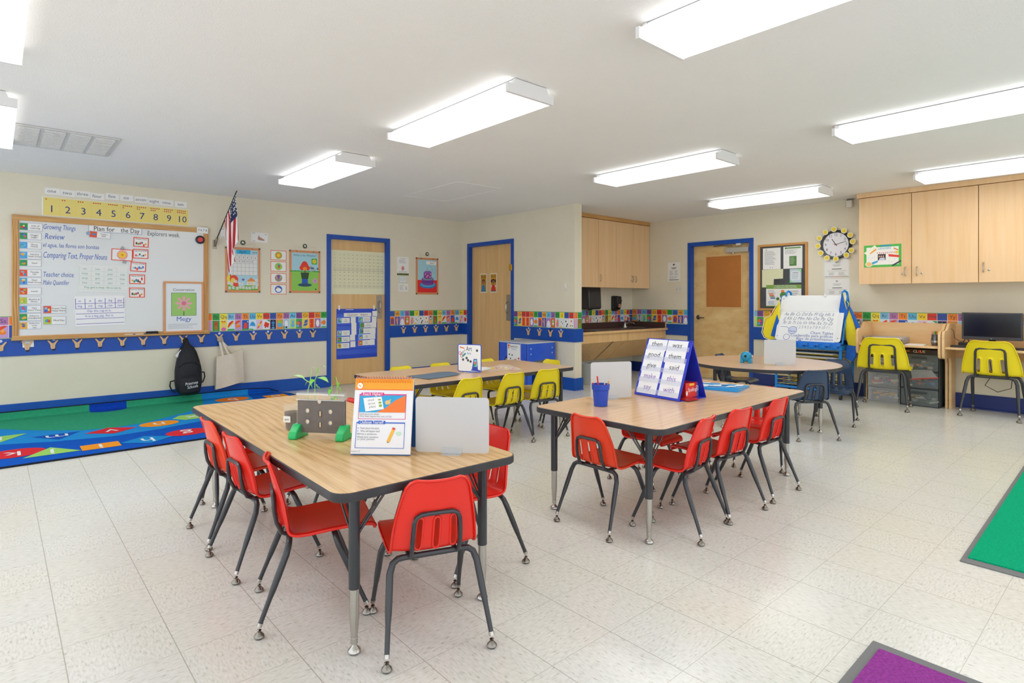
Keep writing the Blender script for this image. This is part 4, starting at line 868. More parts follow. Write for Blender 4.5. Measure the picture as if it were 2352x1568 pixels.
# backpack and tote hanging on hooks
def bag_section(z, prof):
    for (z0, a, b), (z1, c, d) in zip(prof, prof[1:]):
        if z0 <= z <= z1: q = (z-z0)/(z1-z0); return a+(c-a)*q, b+(d-b)*q
    return prof[-1][1:]
BPM = noisy('black_backpack_cloth', '17191e', '22252c', 60, .6, .3, 90, .3)
t = thing('backpack', 'black backpack with white lettering hanging from a coat hook', 'backpack', (1.70, YA-.03, 0))
prof = [(.10, .05, .05), (.125, .10, .075), (.17, .13, .10), (.25, .143, .105), (.40, .140, .10), (.50, .122, .085), (.60, .097, .065), (.655, .072, .05), (.695, .03, .03), (.755, .014, .012)]
def bulge(prof, fx=1, fy=1, y0=0, n=20, k=30, ex=.75):
    zs = [prof[0][0]+(prof[-1][0]-prof[0][0])*i/k for i in range(k+1)]; vs = []; fs = []
    for z in zs:
        a, b = bag_section(z, prof)
        for j in range(n):
            q = 2*pi*j/n; cx, sy = cos(q), sin(q); vs.append((fx*a*math.copysign(abs(cx)**ex, cx), y0-fy*b-fy*b*math.copysign(abs(sy)**ex, sy), z))
    for i in range(k):
        for j in range(n): fs.append((i*n+j, i*n+(j+1) % n, (i+1)*n+(j+1) % n, (i+1)*n+j))
    fs.append(tuple(range(n-1, -1, -1))); fs.append(tuple(k*n+j for j in range(n))); return vs, fs
m = MB(); m.add(*bulge(prof), BPM); m.build('bag_body', t, smooth=True, ang=2)
pk = MB(); pk.add(*bulge([(.115, .085, .06), (.15, .108, .075), (.24, .112, .078), (.31, .10, .07), (.345, .06, .05), (.355, .02, .03)], 1, 1, -.105), BPM); o = pk.build('front_pocket', t, smooth=True, ang=2)
tx = MB(); tx.text('Primrose', 0, .255, .05, M('eef0f0'), 0, .13, .1, .12); tx.text('Schools', .01, .215, .05, M('eef0f0'), 0, .11, .1, .12); tx.build('lettering', o, (.0, -.267, 0))
MB().tube([(-.085, -.185, .36), (-.05, -.193, .375), (0, -.197, .38), (.05, -.193, .375), (.085, -.185, .36)], .0045, M('0e0f12', .5), 6).build('zipper', t, smooth=True)
MB().tube([(-.12, -.165, .44), (-.06, -.185, .49), (0, -.19, .50), (.06, -.185, .49), (.12, -.165, .44)], .004, M('0e0f12', .5), 6).build('zipper', t, smooth=True)
MB().tube([(-.015, -.04, .60), (-.033, -.025, .68), (-.03, -.012, .745), (-.014, -.02, .775), (.0, -.02, .76), (.02, -.025, .68), (.02, -.04, .60)], .008, BPM, 6).build('hanging_loop', t, smooth=True)
for sx, zz in ((-1, .22), (1, .30)): MB().tube([(sx*.13, -.08, zz+.06), (sx*.178, -.07, zz+.05), (sx*.185, -.07, zz), (sx*.165, -.075, zz-.06), (sx*.13, -.08, zz-.08)], .008, BPM, 6).build('side_strap', t, smooth=True)
o = MB().box(-.028, .028, -.001, .001, -.045, .045, M('e4e4e2', .5)).build('luggage_tag', t, (-.085, -.09, .585), (0, .7, 0)); MB().tube([(.035, 0, .03), (-.005, 0, .045)], .002, M('e0502a')).build('tag_cord', o)
TOT = noisy('canvas', 'd9cdb8', 'e2d7c4', 50, .85, .2, 200, .1)
t = thing('tote_bag', 'plain natural canvas tote bag hanging beside the backpack', 'tote bag', (2.17, YA-.03, 0))
vs = []; nx, nz = 14, 12
for side in (0, 1):
    for i in range(nx+1):
        for j in range(nz+1):
            u, v_ = i/nx, j/nz; x = -.15+.30*u - .012*(1-v_) + .03*(1-v_)*u; z = .125+.07*u*1.1+(.40)*v_ - .03*sin(pi*u)*v_*.3
            fold = .02*sin(u*9+v_*3)*(.3+.7*v_)*sin(pi*u); y = -.012 - (.05+.035*sin(pi*u)*(.4+.6*(1-v_)) + fold if side else 0)
            vs.append((x, y, z))
fs = []; q = (nx+1)*(nz+1)
for sd in (0, 1):
    for i in range(nx):
        for j in range(nz): a = sd*q+i*(nz+1)+j; fs.append((a, a+nz+1, a+nz+2, a+1))
for i in range(nx): a = i*(nz+1); fs.append((a, a+q, a+q+nz+1, a+nz+1))
for j in range(nz):
    for i in (0, nx): a = i*(nz+1)+j; fs.append((a, a+1, a+q+1, a+q))
MB().add(vs, fs, TOT).build('bag_body', t, smooth=True, ang=1.0)
for dx, y in ((-.055, -.065), (.03, -.02)):
    m = MB(); P_ = [(dx-.02, y, .51), (-.108, -.035, .70), (-.10, -.028, .765), (-.09, -.03, .765), (-.075, -.04, .70), (dx+.045, y, .535)]
    for a, b in zip(P_, P_[1:]):
        A_, B2 = Vector(a), Vector(b); m.add([A_+Vector((-.013, 0, 0)), A_+Vector((.013, 0, 0)), B2+Vector((.013, 0, 0)), B2+Vector((-.013, 0, 0))], [(0, 1, 2, 3)], TOT)
    m.build('handle', t)

# ================================================================ BIG LETTER RUG AND MATS
def rugpart(m, pts, mat, l): return m.poly(pts, mat, l)
rg = thing('letter_rug', 'big blue and green alphabet rug along the whiteboard wall', 'rug', (0, 0, 0))
MB().prism(rrect(-1.7, 2.87, 5.60, 7.765, .22, 8), .0005, .010, 'z', rugm('1c1f2c', '262a38')).build('binding', rg)
m = MB(); LB = .012
m.poly(rrect(-1.68, 2.85, 5.62, 7.745, .21, 8), rugm('0c52b8', '115cc6'), 22)
m.poly([(-1.66, 6.4), (-1.2, 6.6), (-.5, 6.62), (.027, 6.48), (.385, 6.32), (.768, 6.22), (1.17, 6.28), (1.62, 6.44), (2.0, 6.7), (2.27, 7.05), (2.36, 7.45), (2.40, 7.74), (-1.66, 7.74)], rugm('1e88d4', '2693dd'), 23)
m.poly([(-1.64, 7.74), (-1.6, 7.4), (-1.2, 7.3), (-.5, 7.32), (.03, 7.27), (.2, 7.05), (.39, 6.87), (.6, 6.7), (.82, 6.63), (1.08, 6.68), (1.33, 6.86), (1.55, 7.02), (1.70, 7.2), (1.82, 7.5), (1.87, 7.74)], rugm('2f9a74', '37a47c'), 24)
m.el(.93, 7.74, .17, .12, rugm('0f3fae', '1548ba'), 24.5, 24)
RG_ = {'r': 'd92f3a', 'o': 'f29a2a', 'l': '9bd36a', 'b': '1f8ad0', 'd': '1655b8', 'e': 'f08024'}
SH = [('k', .106, 6.04, 'r', 'c', .19), ('j', .337, 5.90, 'l', 't', .2), ('i', .653, 5.877, 'o', 's', .15), ('h', .987, 5.876, 'b', 'd', .19), ('g', 1.318, 5.961, 'r', 'c', .17), ('l', .03, 6.776, 'l', 't2', .2), ('m', .409, 6.56, 'd', 't2', .19), ('v', .803, 6.50, 'r', 'd', .19), ('n', 1.198, 6.546, 'o', 'c', .16), ('x', 1.52, 6.709, 'l', 'h', .17), ('f', 1.62, 6.05, 'l', 't', .18), ('b', 2.154, 7.55, 'e', 'c', .18), ('o', 2.638, 7.45, 'o', 's', .15), ('e', 1.95, 6.3, 'o', 's', .15), ('d', 2.3, 6.55, 'r', 'c', .17), ('z', 2.0, 7.0, 'b', 'd', .18), ('c', 2.6, 6.95, 'l', 't', .2), ('p', -.3, 6.1, 'o', 's', .15), ('q', -.6, 6.75, 'r', 'd', .18)]
for ch, x, y, c_, kd, r in SH:
    cm = rugm(RG_[c_], RG_[c_]); a0 = {'c': 0, 't': pi/2, 't2': -pi/2, 's': pi/4, 'd': 0, 'h': 0}[kd]; n_ = {'c': 26, 't': 3, 't2': 3, 's': 4, 'd': 4, 'h': 6}[kd]
    rx = r*(1.25 if kd == 's' else 1.05); ry = r*(.85 if kd in ('c', 'd') else .95)
    m.poly(ell(x, y, rx, ry, n_, a0), cm, 25.5); m.text(ch, x, y-.01, .24, rugm('dfe6ea', 'e6ecef'), 26.5, .2, 0, pi)
m.build('pile', rg, (0, 0, 0), FLAT)
cm = MB(); CZ = [(7.735, .0135), (7.757, .022), (7.763, .045), (7.765, .088)]
for xa, xb, mt in ((-1.66, .76, rugm('2f9a74', '37a47c')), (.76, 1.10, rugm('0f3fae', '1548ba')), (1.10, 1.87, rugm('2f9a74', '37a47c')), (1.87, 2.40, rugm('1e88d4', '2693dd')), (2.40, 2.72, rugm('0c52b8', '115cc6'))):
    q = .75 if xb > 2.4 else 1
    for (y0_, z0_), (y1_, z1_) in zip(CZ, CZ[1:]): cm.add([(xa, y0_, z0_), (xb, y0_, z0_), (xb, y1_, z1_*q), (xa, y1_, z1_)], [(0, 1, 2, 3)], mt)
cm.build('curled_edge', rg, smooth=True, ang=2); MB().tube([(-1.66, 7.765, .09), (2.40, 7.765, .09), (2.66, 7.765, .068), (2.78, 7.75, .02)], .005, M('15171c', .9), 6).build('curled_binding', rg, smooth=True)
def floor_mat_obj(name, label, pts, carpet):
    t = thing(name, label, 'mat', (0, 0, 0)); c = Vector((sum(p[0] for p in pts)/4, sum(p[1] for p in pts)/4)); ins = [Vector(p)+(c-Vector(p)).normalized()*.06 for p in pts]
    MB().prism(pts, .0005, .006, 'z', RUBBER).build('rubber_border', t, bevel=.002); MB().prism([tuple(p) for p in ins], .004, .012, 'z', carpet).build('carpet_pile', t)
floor_mat_obj('entrance_mat', 'bright green floor mat with grey rubber edge at the right', [(3.379, -.35), (5.9, -.30), (5.9, .705), (3.379, .645)], GREEN_CARPET)
floor_mat_obj('entrance_mat', 'purple floor mat with grey rubber edge at the bottom right', [(.9, -.3), (2.36, -.3), (2.354, .70), (.9, .69)], PURPLE_CARPET)

# ================================================================ KITCHEN NOOK
def bow_handle(par, x, z, y, ln=.1):
    MB().tube([(x, y, z-ln/2), (x-.002, y-.022, z-ln*.42), (x+.004, y-.03, z), (x-.002, y-.022, z+ln*.42), (x, y, z+ln/2)], [.006, .005, .0045, .005, .006], CHR, 8).build('handle', par, smooth=True)
def lock(par, x, z, y): MB().lathe([(.011, 0), (.011, .003), (.007, .006), (0, .006)], CHR, 14).build('lock', par, (x, y, z), (pi/2, 0, 0), smooth=True)
def cabinet(label, x0, x1, loc, rot, depth, hx, lx=None, hz=1.555, group=None, lockz=1.53, gap=.002, z0=1.41, z1=2.455):
    """one wall cabinet; x runs right, front at y=-depth"""
    t = thing('wall_cabinet', label, 'cabinet', loc, rot, group)
    m = MB(); m.box(x0+gap, x1-gap, -depth+.021, -.0006, z0+.008, z1, MAPLEC); m.build('carcass', t, bevel=.001)
    d = MB().box(x0+gap, x1-gap, -depth, -depth+.02, z0, z1-.004, MAPLEC).build('door', t, bevel=.0015)
    if hx is not None: bow_handle(d, hx, hz, -depth)
    if lx is not None: lock(d, lx, lockz, -depth)
    return t
KD = YK-5.77
for (a, b, h_, l_, n_) in ((5.98, 6.435, None, None, 'hidden leftmost cabinet above the sink counter'), (6.435, 6.89, None, None, 'cabinet above the sink, nearest the partition wall'), (6.89, 7.33, 6.935, None, 'second cabinet above the sink, over the paper towel side'), (7.33, 7.775, 7.73, 7.70, 'third cabinet above the sink, its handle at the right edge'), (7.775, 8.21, 7.82, None, 'rightmost cabinet above the sink, against the far wall')):
    if a > 6: cabinet('light maple ' + n_, a, b, (0, YK, 0), 0, KD, h_, l_, group='maple cabinets above the sink')
c_ = thing('cabinet_cornice', 'plain maple top board running above the cabinets over the sink', 'cornice', (0, YK, 0)); MB().box(5.98, 8.2185, -KD-.012, -.0006, 2.457, 2.514, OAKH).build('board', c_, bevel=.002)
ct = thing('sink_counter', 'dark brown laminate counter with maple edge and sink in the corner', 'counter', (0, YK, 0))
MB().box(5.965, 8.2185, -.70, -.022, .735, .762, COUNT).build('worktop', ct, bevel=.003)
MB().box(5.965, 8.2185, -.72, -.70, .728, .764, MAPLE).build('front_edge', ct, bevel=.004)
MB().box(5.965, 8.2185, -.022, -.002, .76, .852, COUNT).build('backsplash', ct, bevel=.002); MB().box(8.196, 8.2165, -.68, -.022, .76, .852, COUNT).build('side_splash', ct, bevel=.002)
MB().box(8.188, 8.2185, -.694, -.68, .735, .854, MAPLE).build('splash_end', ct)
for a, b in ((5.965, 7.19), (7.20, 8.20)): MB().box(a, b, -.685, -.665, .60, .735, MAPLE).build('apron_panel', ct, bevel=.002)
for a, b in ((5.965, 6.85), (6.89, 7.18), (7.20, 8.19)):
    MB().add([(a, -.66, .598), (b, -.66, .598), (b, -.30, .30), (a, -.30, .30), (a, -.645, .598), (b, -.645, .598), (b, -.285, .30), (a, -.285, .30)], [(0, 1, 2, 3), (4, 7, 6, 5), (0, 4, 5, 1), (2, 6, 7, 3), (0, 3, 7, 4), (1, 5, 6, 2)], MAPLED).build('knee_panel', ct)
MB().prism([(-.675, .60), (-.63, .60), (-.26, .285), (-.30, .285)], 7.182, 7.20, 'x', MAPLE).build('support_bracket', ct, bevel=.002)
for cx in (6.55, 7.83):
    k = MB(); k.lathe([(.19, .764), (.20, .768), (.19, .766), (.17, .74), (.15, .70)], M('b4b3b0', .25, 1), 28, (cx, -.36, 0), cap=False); k.build('sink_rim', ct, smooth=True)
t = thing('faucet', 'chrome faucet standing behind the corner sink', 'faucet', (7.83, YK-.14, .763))
MB().lathe([(0, 0), (.06, 0), (.058, .014), (.03, .02), (.026, .05), (.03, .08), (.02, .092), (0, .094)], CHR, 18).build('body', t, smooth=True)
MB().tube([(0, -.01, .05), (.03, -.08, .075), (.05, -.14, .072), (.055, -.155, .055)], [.016, .014, .012, .011], CHR, 10).build('spout', t, smooth=True); MB().tube([(0, .0, .085), (-.01, -.03, .105), (-.02, -.09, .112)], [.012, .012, .008], CHR, 8).build('lever', t, smooth=True)
t = thing('soap_dispenser', 'black wall soap dispenser above the sink', 'soap dispenser', (7.71, YK, 0))
m = MB(); m.prism(rrect(-.065, .065, 1.035, 1.285, .025), -.05, -.001, 'y', M('1d1e20', .35)); m.build('back_plate', t, bevel=.004)
m = MB(); m.prism([(-.125, 1.265), (-.13, 1.20), (-.12, 1.12), (-.10, 1.06), (-.05, 1.045), (-.05, 1.28), (-.11, 1.28)], -.058, .058, 'x', M('17181a', .18)); m.build('front_cover', t, bevel=.012, seg=3)
MB().prism(rrect(-.03, .03, 1.09, 1.15, .015), -.132, -.118, 'y', M('b47a6a', .3)).build('soap_window', t); MB().prism(rrect(-.045, .045, 1.195, 1.215, .008), -.145, -.12, 'y', M('2b2c2f', .25)).build('push_bar', t, bevel=.003)
t = thing('paper_towel_dispenser', 'dark grey rounded paper towel dispenser beside the partition wall', 'towel dispenser', (7.0, YK, 0))
MB().prism([(-.22, 1.10), (-.205, 1.40), (-.17, 1.46), (-.10, 1.485), (-.001, 1.485), (-.001, 1.07), (-.20, 1.07)], -.16, .14, 'x', M('3a3b3d', .35)).build('cover', t, bevel=.02, seg=3)
MB().prism(rrect(.142, .146, 1.30, 1.40, .0015), -.13, -.09, 'y', M('b9bcc0', .2)).build('level_window', t); MB().box(-.03, .03, -.12, -.08, 1.055, 1.07, BLK).build('lever', t)
card('hand_washing_sign', 'white hand washing sign with four small photos behind the towel dispenser', 'sign', 7.10, 7.29, 1.12, 1.43, y=YK-.001, fn=lambda m, w, h: (m.text('WASH YOUR HANDS', 0, h*.40, .02, INK, 1.5, w*.85), m.lines(-w*.4, w*.4, h*.08, h*.32, 3), [m.rect(a*w-.022, a*w+.022, b*h-.025, b*h+.025, 'b98a70', 1.5+.1*b) for a in (-.3, .0, .3) for b in (-.1, -.32)]))
t = thing('waste_bin', 'grey waste bin standing under the sink counter, behind the white board', 'bin', (6.42, 5.60, 0))
MB().lathe([(0, .001), (.12, .001), (.155, .30), (.16, .30), (.15, .292), (.118, .01), (0, .01)], M('a3a6a4', .45), 24).build('bucket', t, smooth=True); MB().lathe([(.156, .292), (.164, .296), (.164, .306), (.150, .306), (.150, .296)], M('b5b8b6', .4), 24, cap=False).build('rim', t, smooth=True)
# blue sensory table
SB = noisy('blue_plastic', '2b56cc', '3562d4', 5, .22); 
t = thing('sensory_table', 'blue plastic sensory table with a grey lid against the partition wall', 'sensory table', (5.50, 5.88, 0))
MB().prism(rrect(-.262, .262, -.29, .30, .03), .635, .652, 'z', M('c7ccd0', .35)).build('lid', t, bevel=.004)
def panel_(par, pts, ax, d0, d1): MB().prism(pts, d0, d1, ax, SB).build('side_panel', par, bevel=.004)
panel_(t, [(-.28, .05), (-.19, .05), (-.17, .41), (-.14, .45), (.15, .45), (.18, .41), (.20, .05), (.29, .05), (.29, .635), (-.28, .635)], 'x', -.26, -.235)
panel_(t, [(-.28, .05), (-.19, .05), (-.17, .41), (.18, .41), (.20, .05), (.29, .05), (.29, .635), (-.28, .635)], 'x', .235, .26)
panel_(t, [(-.26, .05), (-.185, .05), (-.165, .40), (.165, .42), (.185, .05), (.26, .05), (.26, .635), (-.26, .635)], 'y', -.29, -.265); panel_(t, [(-.26, .05), (-.185, .05), (-.165, .40), (.165, .40), (.185, .05), (.26, .05), (.26, .635), (-.26, .635)], 'y', .275, .30)
for a in (-.2, .2):
    for z in (.50, .57): MB().lathe([(0, 0), (.009, 0), (.007, .004), (0, .005)], M('c9ccd0', .3), 12).build('screw_cap', t, (a, -.29, z), (pi/2, 0, 0), smooth=True)
for a in (-.235, .235):
    for b in (-.26, .27): MB().lathe([(0, -.012), (.024, -.01), (.024, .01), (0, .012)], BLK, 14).build('caster', t, (a, b, .0255), (pi/2, 0, 0), smooth=True)
def sens(m, w, h):
    m.prism(rrect(-w/2, w/2, -h/2, h/2, .02), -.0016, -.001, 'y', M('2a4fc0', .4)); m.prism(rrect(-w/2+.007, w/2-.007, -h/2+.007, h/2-.007, .014), -.0021, -.0016, 'y', M('eef0f0', .35))
    m.text('Sensory', w*.0, h*.36, .05, M('26324a'), 5.5, w*.56); m.text('Sensorial', .0, h*.24, .026, M('4a76c0'), 5.5, w*.4)
    m.poly([(-w*.43, h*.44), (-w*.31, h*.44), (-w*.33, h*.25), (-w*.41, h*.25)], 'e0552a', 5.5); m.rect(-w*.42, -w*.32, h*.3, h*.34, 'f0d06a', 6)
    for a, b in ((-.32, -.02), (-.12, -.04), (-.24, -.2)): m.el(w*a, h*b, .011, .011, '2b2d31', 6)
    m.rect(-w*.02, w*.47, -h*.47, -h*.36, 'd8222e', 5.5); m.poly([(-w*.0, -h*.36), (w*.22, -h*.36), (w*.18, -h*.2), (w*.04, -h*.2)], 'd8222e', 5.6); m.el(w*.11, -h*.29, .03, .022, '8ed4e4', 6.2); m.rect(w*.26, w*.45, -h*.37, -h*.25, 'f2ead8', 6)
    m.el(w*.35, -h*.17, .018, .012, 'd8222e', 6.2)
card('sensory_sign', 'blue-edged sign reading Sensory on the left face of the sensory table', 'sign', 0, .28, 0, .295, loc=(5.2382, 5.86, .485), rot=RW, fn=sens)

# ================================================================ FAR WALL
def W(y): return 0  # far-wall things are placed by world y through rot=RW
def fcard(name, label, cat, ya, yb, za, zb, fn=None, x=XF, group=None, base='efefec', tilt=0): return card(name, label, cat, 0, abs(ya-yb), 0, abs(za-zb), loc=(x-.0016, (ya+yb)/2, (za+zb)/2), rot=RW, fn=fn, group=group, base=base, tilt=tilt)
def notice(foot=True):
    def fn(m, w, h):
        m.el(0, h*.38, w*.07, w*.07, '4a5340', 1.5, 16); m.rect(-w*.22, w*.22, h*.2, h*.23, '6b6c70', 1.5); m.rect(-w*.15, w*.15, h*.15, h*.18, '6b6c70', 1.5); m.lines(-w*.35, -w*.02, -h*.2, h*.08, 6); m.lines(w*.05, w*.36, -h*.2, h*.08, 6); m.lines(-w*.36, w*.4, -h*.36, -h*.24, 2)
        if foot: m.rect(-w*.38, w*.4, -h*.44, -h*.405, '55643a', 1.5)
    return fn
fcard('notice_sheet', 'white notice with green foot between the sink cabinets and the door', 'notice', 5.42, 5.19, 1.825, 1.52, notice())
t = thing('wall_outlet', 'double white outlet plate below the notice left of the door', 'outlet', (XF, 5.215, 1.39), RW)
MB().box(-.07, .07, -.005, -.0004, -.06, .06, M('ded9cb', .4)).build('plate', t, bevel=.002)
for a in (-.028, .028): MB().prism(ell(a, 0, .015, .019, 14), -.0065, -.005, 'y', M('cfcabb', .4)).build('socket', t)
# bulletin board
t = thing('bulletin_board', 'bulletin board of black paper in an oak frame right of the door', 'bulletin board', (XF, 3.905, 0), RW)
bw = .68
MB().box(.02, bw-.02, -.012, -.0008, 1.09, 1.985, noisy('black_paper', '3a3c40', '55575a', 3, .6)).build('backing', t)
for a in ((0, .03, 1.07, 2.005), (bw-.03, bw, 1.07, 2.005)): MB().box(a[0], a[1], -.024, -.0008, a[2], a[3], M('cf944c', .45)).build('frame_stile', t, bevel=.003)
for a in ((.03, bw-.03, 1.07, 1.10), (.03, bw-.03, 1.975, 2.005)): MB().box(a[0], a[1], -.024, -.0008, a[2], a[3], M('cf944c', .45)).build('frame_rail', t, bevel=.003)
XB = XF-.012
fcard('pinned_sheet', 'white text sheet at the top left of the bulletin board', 'paper', 3.836, 3.586, 1.953, 1.652, lambda m, w, h: (m.el(-w*.3, h*.42, .007, .007, '5a6a4a', 1.5, 10), m.lines(-w*.4, w*.3, -h*.3, h*.36, 14), m.el(-.02, -h*.42, .006, .006, '3a6ac0', 1.5, 10), m.el(.01, -h*.42, .006, .006, 'd84a3a', 1.5, 10)), x=XB)
def pg(m, w, h): m.rect(-w*.42, w*.42, h*.40, h*.46, '6d9a52', 1.5); m.el(-w*.38, h*.43, .012, .012, '4a7a3a', 1.8, 12); m.lines(-w*.42, w*.3, h*.16, h*.36, 4); m.rect(-w*.18, w*.2, -h*.38, h*.06, '5a8748', 1.5); m.lines(-w*.13, w*.12, -h*.3, h*.02, 8, 'a9c49a', 1.9)
fcard('pinned_sheet', 'white sheet with a green block at the top right of the bulletin board', 'paper', 3.547, 3.292, 1.958, 1.652, pg, x=XB)
o = MB().prism([(-.148, -.127), (.015, -.127), (.02, -.012), (.148, -.008), (.15, .127), (-.148, .123)], -.001, 0, 'y', M('dfe0b8', .6)).build('pinned_sheet', None, (XB-.0012, 3.70, 1.525), RW); tag(o, 'plain pale yellow L-shaped paper in the middle of the bulletin board', 'paper')
fcard('pinned_sheet', 'small pale blue and green note at the right middle of the bulletin board', 'paper', 3.46, 3.305, 1.644, 1.457, lambda m, w, h: (m.poly([(w*.15, h/2), (w/2, h/2), (w/2, h*.22)], '9fe0a6', 1.4), m.poly([(-w/2, -h/2), (-w*.2, -h/2), (-w/2, -h*.22)], '8fdc9a', 1.4), m.prism(rrect(-w*.4, w*.4, -h*.33, h*.33, .015), -.0014, -.0009, 'y', M('dfe7ec', .5)), m.rect(-w*.26, w*.24, h*.2, h*.24, '77797f', 4), m.lines(-w*.33, w*.33, -h*.25, h*.14, 6, 'a5b0b8', 4)), x=XB, base='c3d3dc')
def pb(m, w, h):
    m.rect(-w/2, w/2, h*.32, h/2, '7da34a', 1.5); m.text('We Believe Who Children Become', w*.05, h*.45, .026, WHT, 2.5, w*.62); m.text('Is as Important as What They Know', w*.05, h*.38, .026, WHT, 2.5, w*.66)
    m.lines(-w*.45, -w*.2, h*.1, h*.28, 3); m.lines(w*.18, w*.44, -h*.2, h*.25, 5)
    for k, c_ in enumerate(('e8822a', 'd8402a', '5a8a3a', '2a6ac0')): m.rect(-w*.42+.008*k, -w*.28+.008*k, h*.06-k*.02, h*.06-k*.02+.014, c_, 2)
    m.el(w*.0, h*.02, .048, .048, '5a8a3e', 2); m.el(-w*.02, h*.2, .025, .022, 'ef8a4a', 1.8); m.el(-w*.16, -h*.14, .022, .022, '4a7a34', 2.3); m.el(-w*.06, -h*.24, .024, .024, 'd8343a', 2.3); m.lines(-w*.44, -w*.2, -h*.42, -h*.24, 4, '6f95cf')
    m.rect(-w/2, w/2, -h/2, -h*.46, '7da34a', 1.5)
fcard('pinned_sheet', 'green-headed poster at the bottom of the bulletin board', 'paper', 3.789, 3.305, 1.43, 1.125, pb, x=XB-.0016)
# clock with sun cut-outs
t = thing('wall_clock', 'round black-rimmed wall clock ringed with yellow sun cut-outs', 'clock', (XF, 2.868, 1.942), RW)
cr = .178
MB().lathe([(cr-.002, 0), (cr+.012, .004), (cr+.012, .03), (cr, .042), (cr-.02, .036), (cr-.022, .02)], M('2b2d31', .3), 48, cap=False).build('rim', t, (0, 0, 0), (pi/2, 0, 0), smooth=True)
m = MB(); m.poly(ell(0, 0, cr-.015, cr-.015, 48), M('e9e8ee', .3), 44)
for k in range(12): a = pi/2-2*pi*(k+1)/12; m.text(str(k+1), .125*cos(a), .125*sin(a), .046, DARK, 45, .045)
for k in range(60): a = 2*pi*k/60; r0 = .148 if k % 5 == 0 else .152; m.line((r0*cos(a), r0*sin(a)), (.158*cos(a), .158*sin(a)), .006 if k % 5 == 0 else .0025, '44464c' if k % 15 else 'b83a4a', 45)
m.frame(-.02, .01, .045, .07, .0015, 'c9cbd2', 45); m.build('dial', t)
def handm(a, l, w, c): q = pi/2-rad(a); m = MB(); m.line((-.02*cos(q), -.02*sin(q)), (l*cos(q), l*sin(q)), w, c, 47); return m
handm(327, .09, .008, '26282c').build('hour_hand', t); handm(74, .125, .006, '26282c').build('minute_hand', t, (0, -.0005, 0)); handm(290, .04, .004, 'c0303c').build('second_hand', t, (0, -.001, 0))
sunp = None
SUN = [(2.883, 2.141, 'at the top'), (2.762, 2.111, 'at the upper right, next after the topmost'), (2.691, 2.05, 'at the one to two position'), (2.66, 1.965, 'at the far right near two to three'), (2.677, 1.854, 'at the right near four'), (2.734, 1.797, 'at the lower right near five'), (2.86, 1.753, 'at the bottom near six'), (2.967, 1.772, 'at the lower left near seven'), (3.044, 1.841, 'at the left near eight'), (3.079, 1.936, 'at the far left near nine'), (3.062, 2.037, 'at the left near ten'), (2.987, 2.11, 'at the upper left near eleven')]
for k, (y, z, n_) in enumerate(SUN):
    lb = 'yellow smiling sun cut-out on the clock rim, ' + n_
    if sunp is None:
        sunp = thing('sun_cutout', lb, 'cut-out', (XF-.044, y, z), RW, 'sun cut-outs around the clock')
        P_ = [((.037 if i % 2 == 0 else .033)*cos(2*pi*i/36), (.037 if i % 2 == 0 else .033)*sin(2*pi*i/36)) for i in range(36)]
        m = MB(); m.prism(P_, -.002, -.001, 'y', M('f2efdc', .5)); m.poly(ell(0, 0, .027, .027, 24), M('f1d62f', .45), 5); m.el(-.008, .007, .0025, .003, '5a5020', 6, 8); m.el(.008, .007, .0025, .003, '5a5020', 6, 8)
        for i in range(8): a = rad(205+130*i/8); b = rad(205+130*(i+1)/8); m.line((.013*cos(a), .013*sin(a)), (.013*cos(b), .013*sin(b)), .002, '6a5a20', 6)
        m.build('sun_face', sunp)
    else: dup(sunp, (XF-.044-.0015*(k % 2), y, z), RW, lb, 'sun cut-outs around the clock')
def cert(strip):
    def fn(m, w, h):
        if strip: m.rect(-w*.47, -w*.15, -h*.47, -h*.45, '4a72c0', 1.5); m.rect(-w*.15, w*.2, -h*.47, -h*.45, 'c8485a', 1.5); m.rect(w*.2, w*.47, -h*.47, -h*.45, '5a6a48', 1.5)
        m.frame(-w*.48, w*.48, -h*.48, h*.48, .002, 'cfd2cf', 1.2); m.el(0, h*.33, w*.05, w*.035, '5a5f66', 1.6, 16); m.el(0, h*.33, w*.04, w*.027, 'f0f0ee', 1.9, 16); m.el(0, h*.33, w*.02, w*.02, '5a5f66', 2.2, 10)
        m.rect(-w*.16, w*.17, h*.16, h*.18, '9a9ba0', 1.6); m.rect(-w*.12, w*.12, h*.1, h*.12, '9a9ba0', 1.6); m.rect(-w*.18, w*.2, -h*.07, -h*.03, '66686e', 1.6); m.rect(-w*.36, w*.38, -h*.16, -h*.145, 'a9abb0', 1.6); m.lines(-w*.3, -w*.06, -h*.4, -h*.22, 4); m.lines(w*.08, w*.36, -h*.4, -h*.22, 4)
    return fn
fcard('certificate', 'glossy certificate directly below the clock', 'certificate', 3.021, 2.714, 1.755, 1.516, cert(True))
fcard('certificate', 'certificate below the upper one, just above the easel', 'certificate', 3.017, 2.707, 1.503, 1.274, cert(False))
t = thing('motion_sensor', 'small white motion sensor on a bracket beside the upper cabinets', 'sensor', (XF, 2.70, 2.46), RW)
MB().box(-.035, .035, -.06, -.02, -.055, .035, M('e7e4d8', .4)).build('sensor_body', t, bevel=.008); MB().tube([(-.03, -.002, .045), (-.03, -.04, .045), (.045, -.035, .047)], .005, M('9a948a', .4, .6), 6).build('bracket', t); MB().box(-.01, .01, -.03, -.0005, .0, .05, M('9a948a', .4, .6)).build('arm', t)
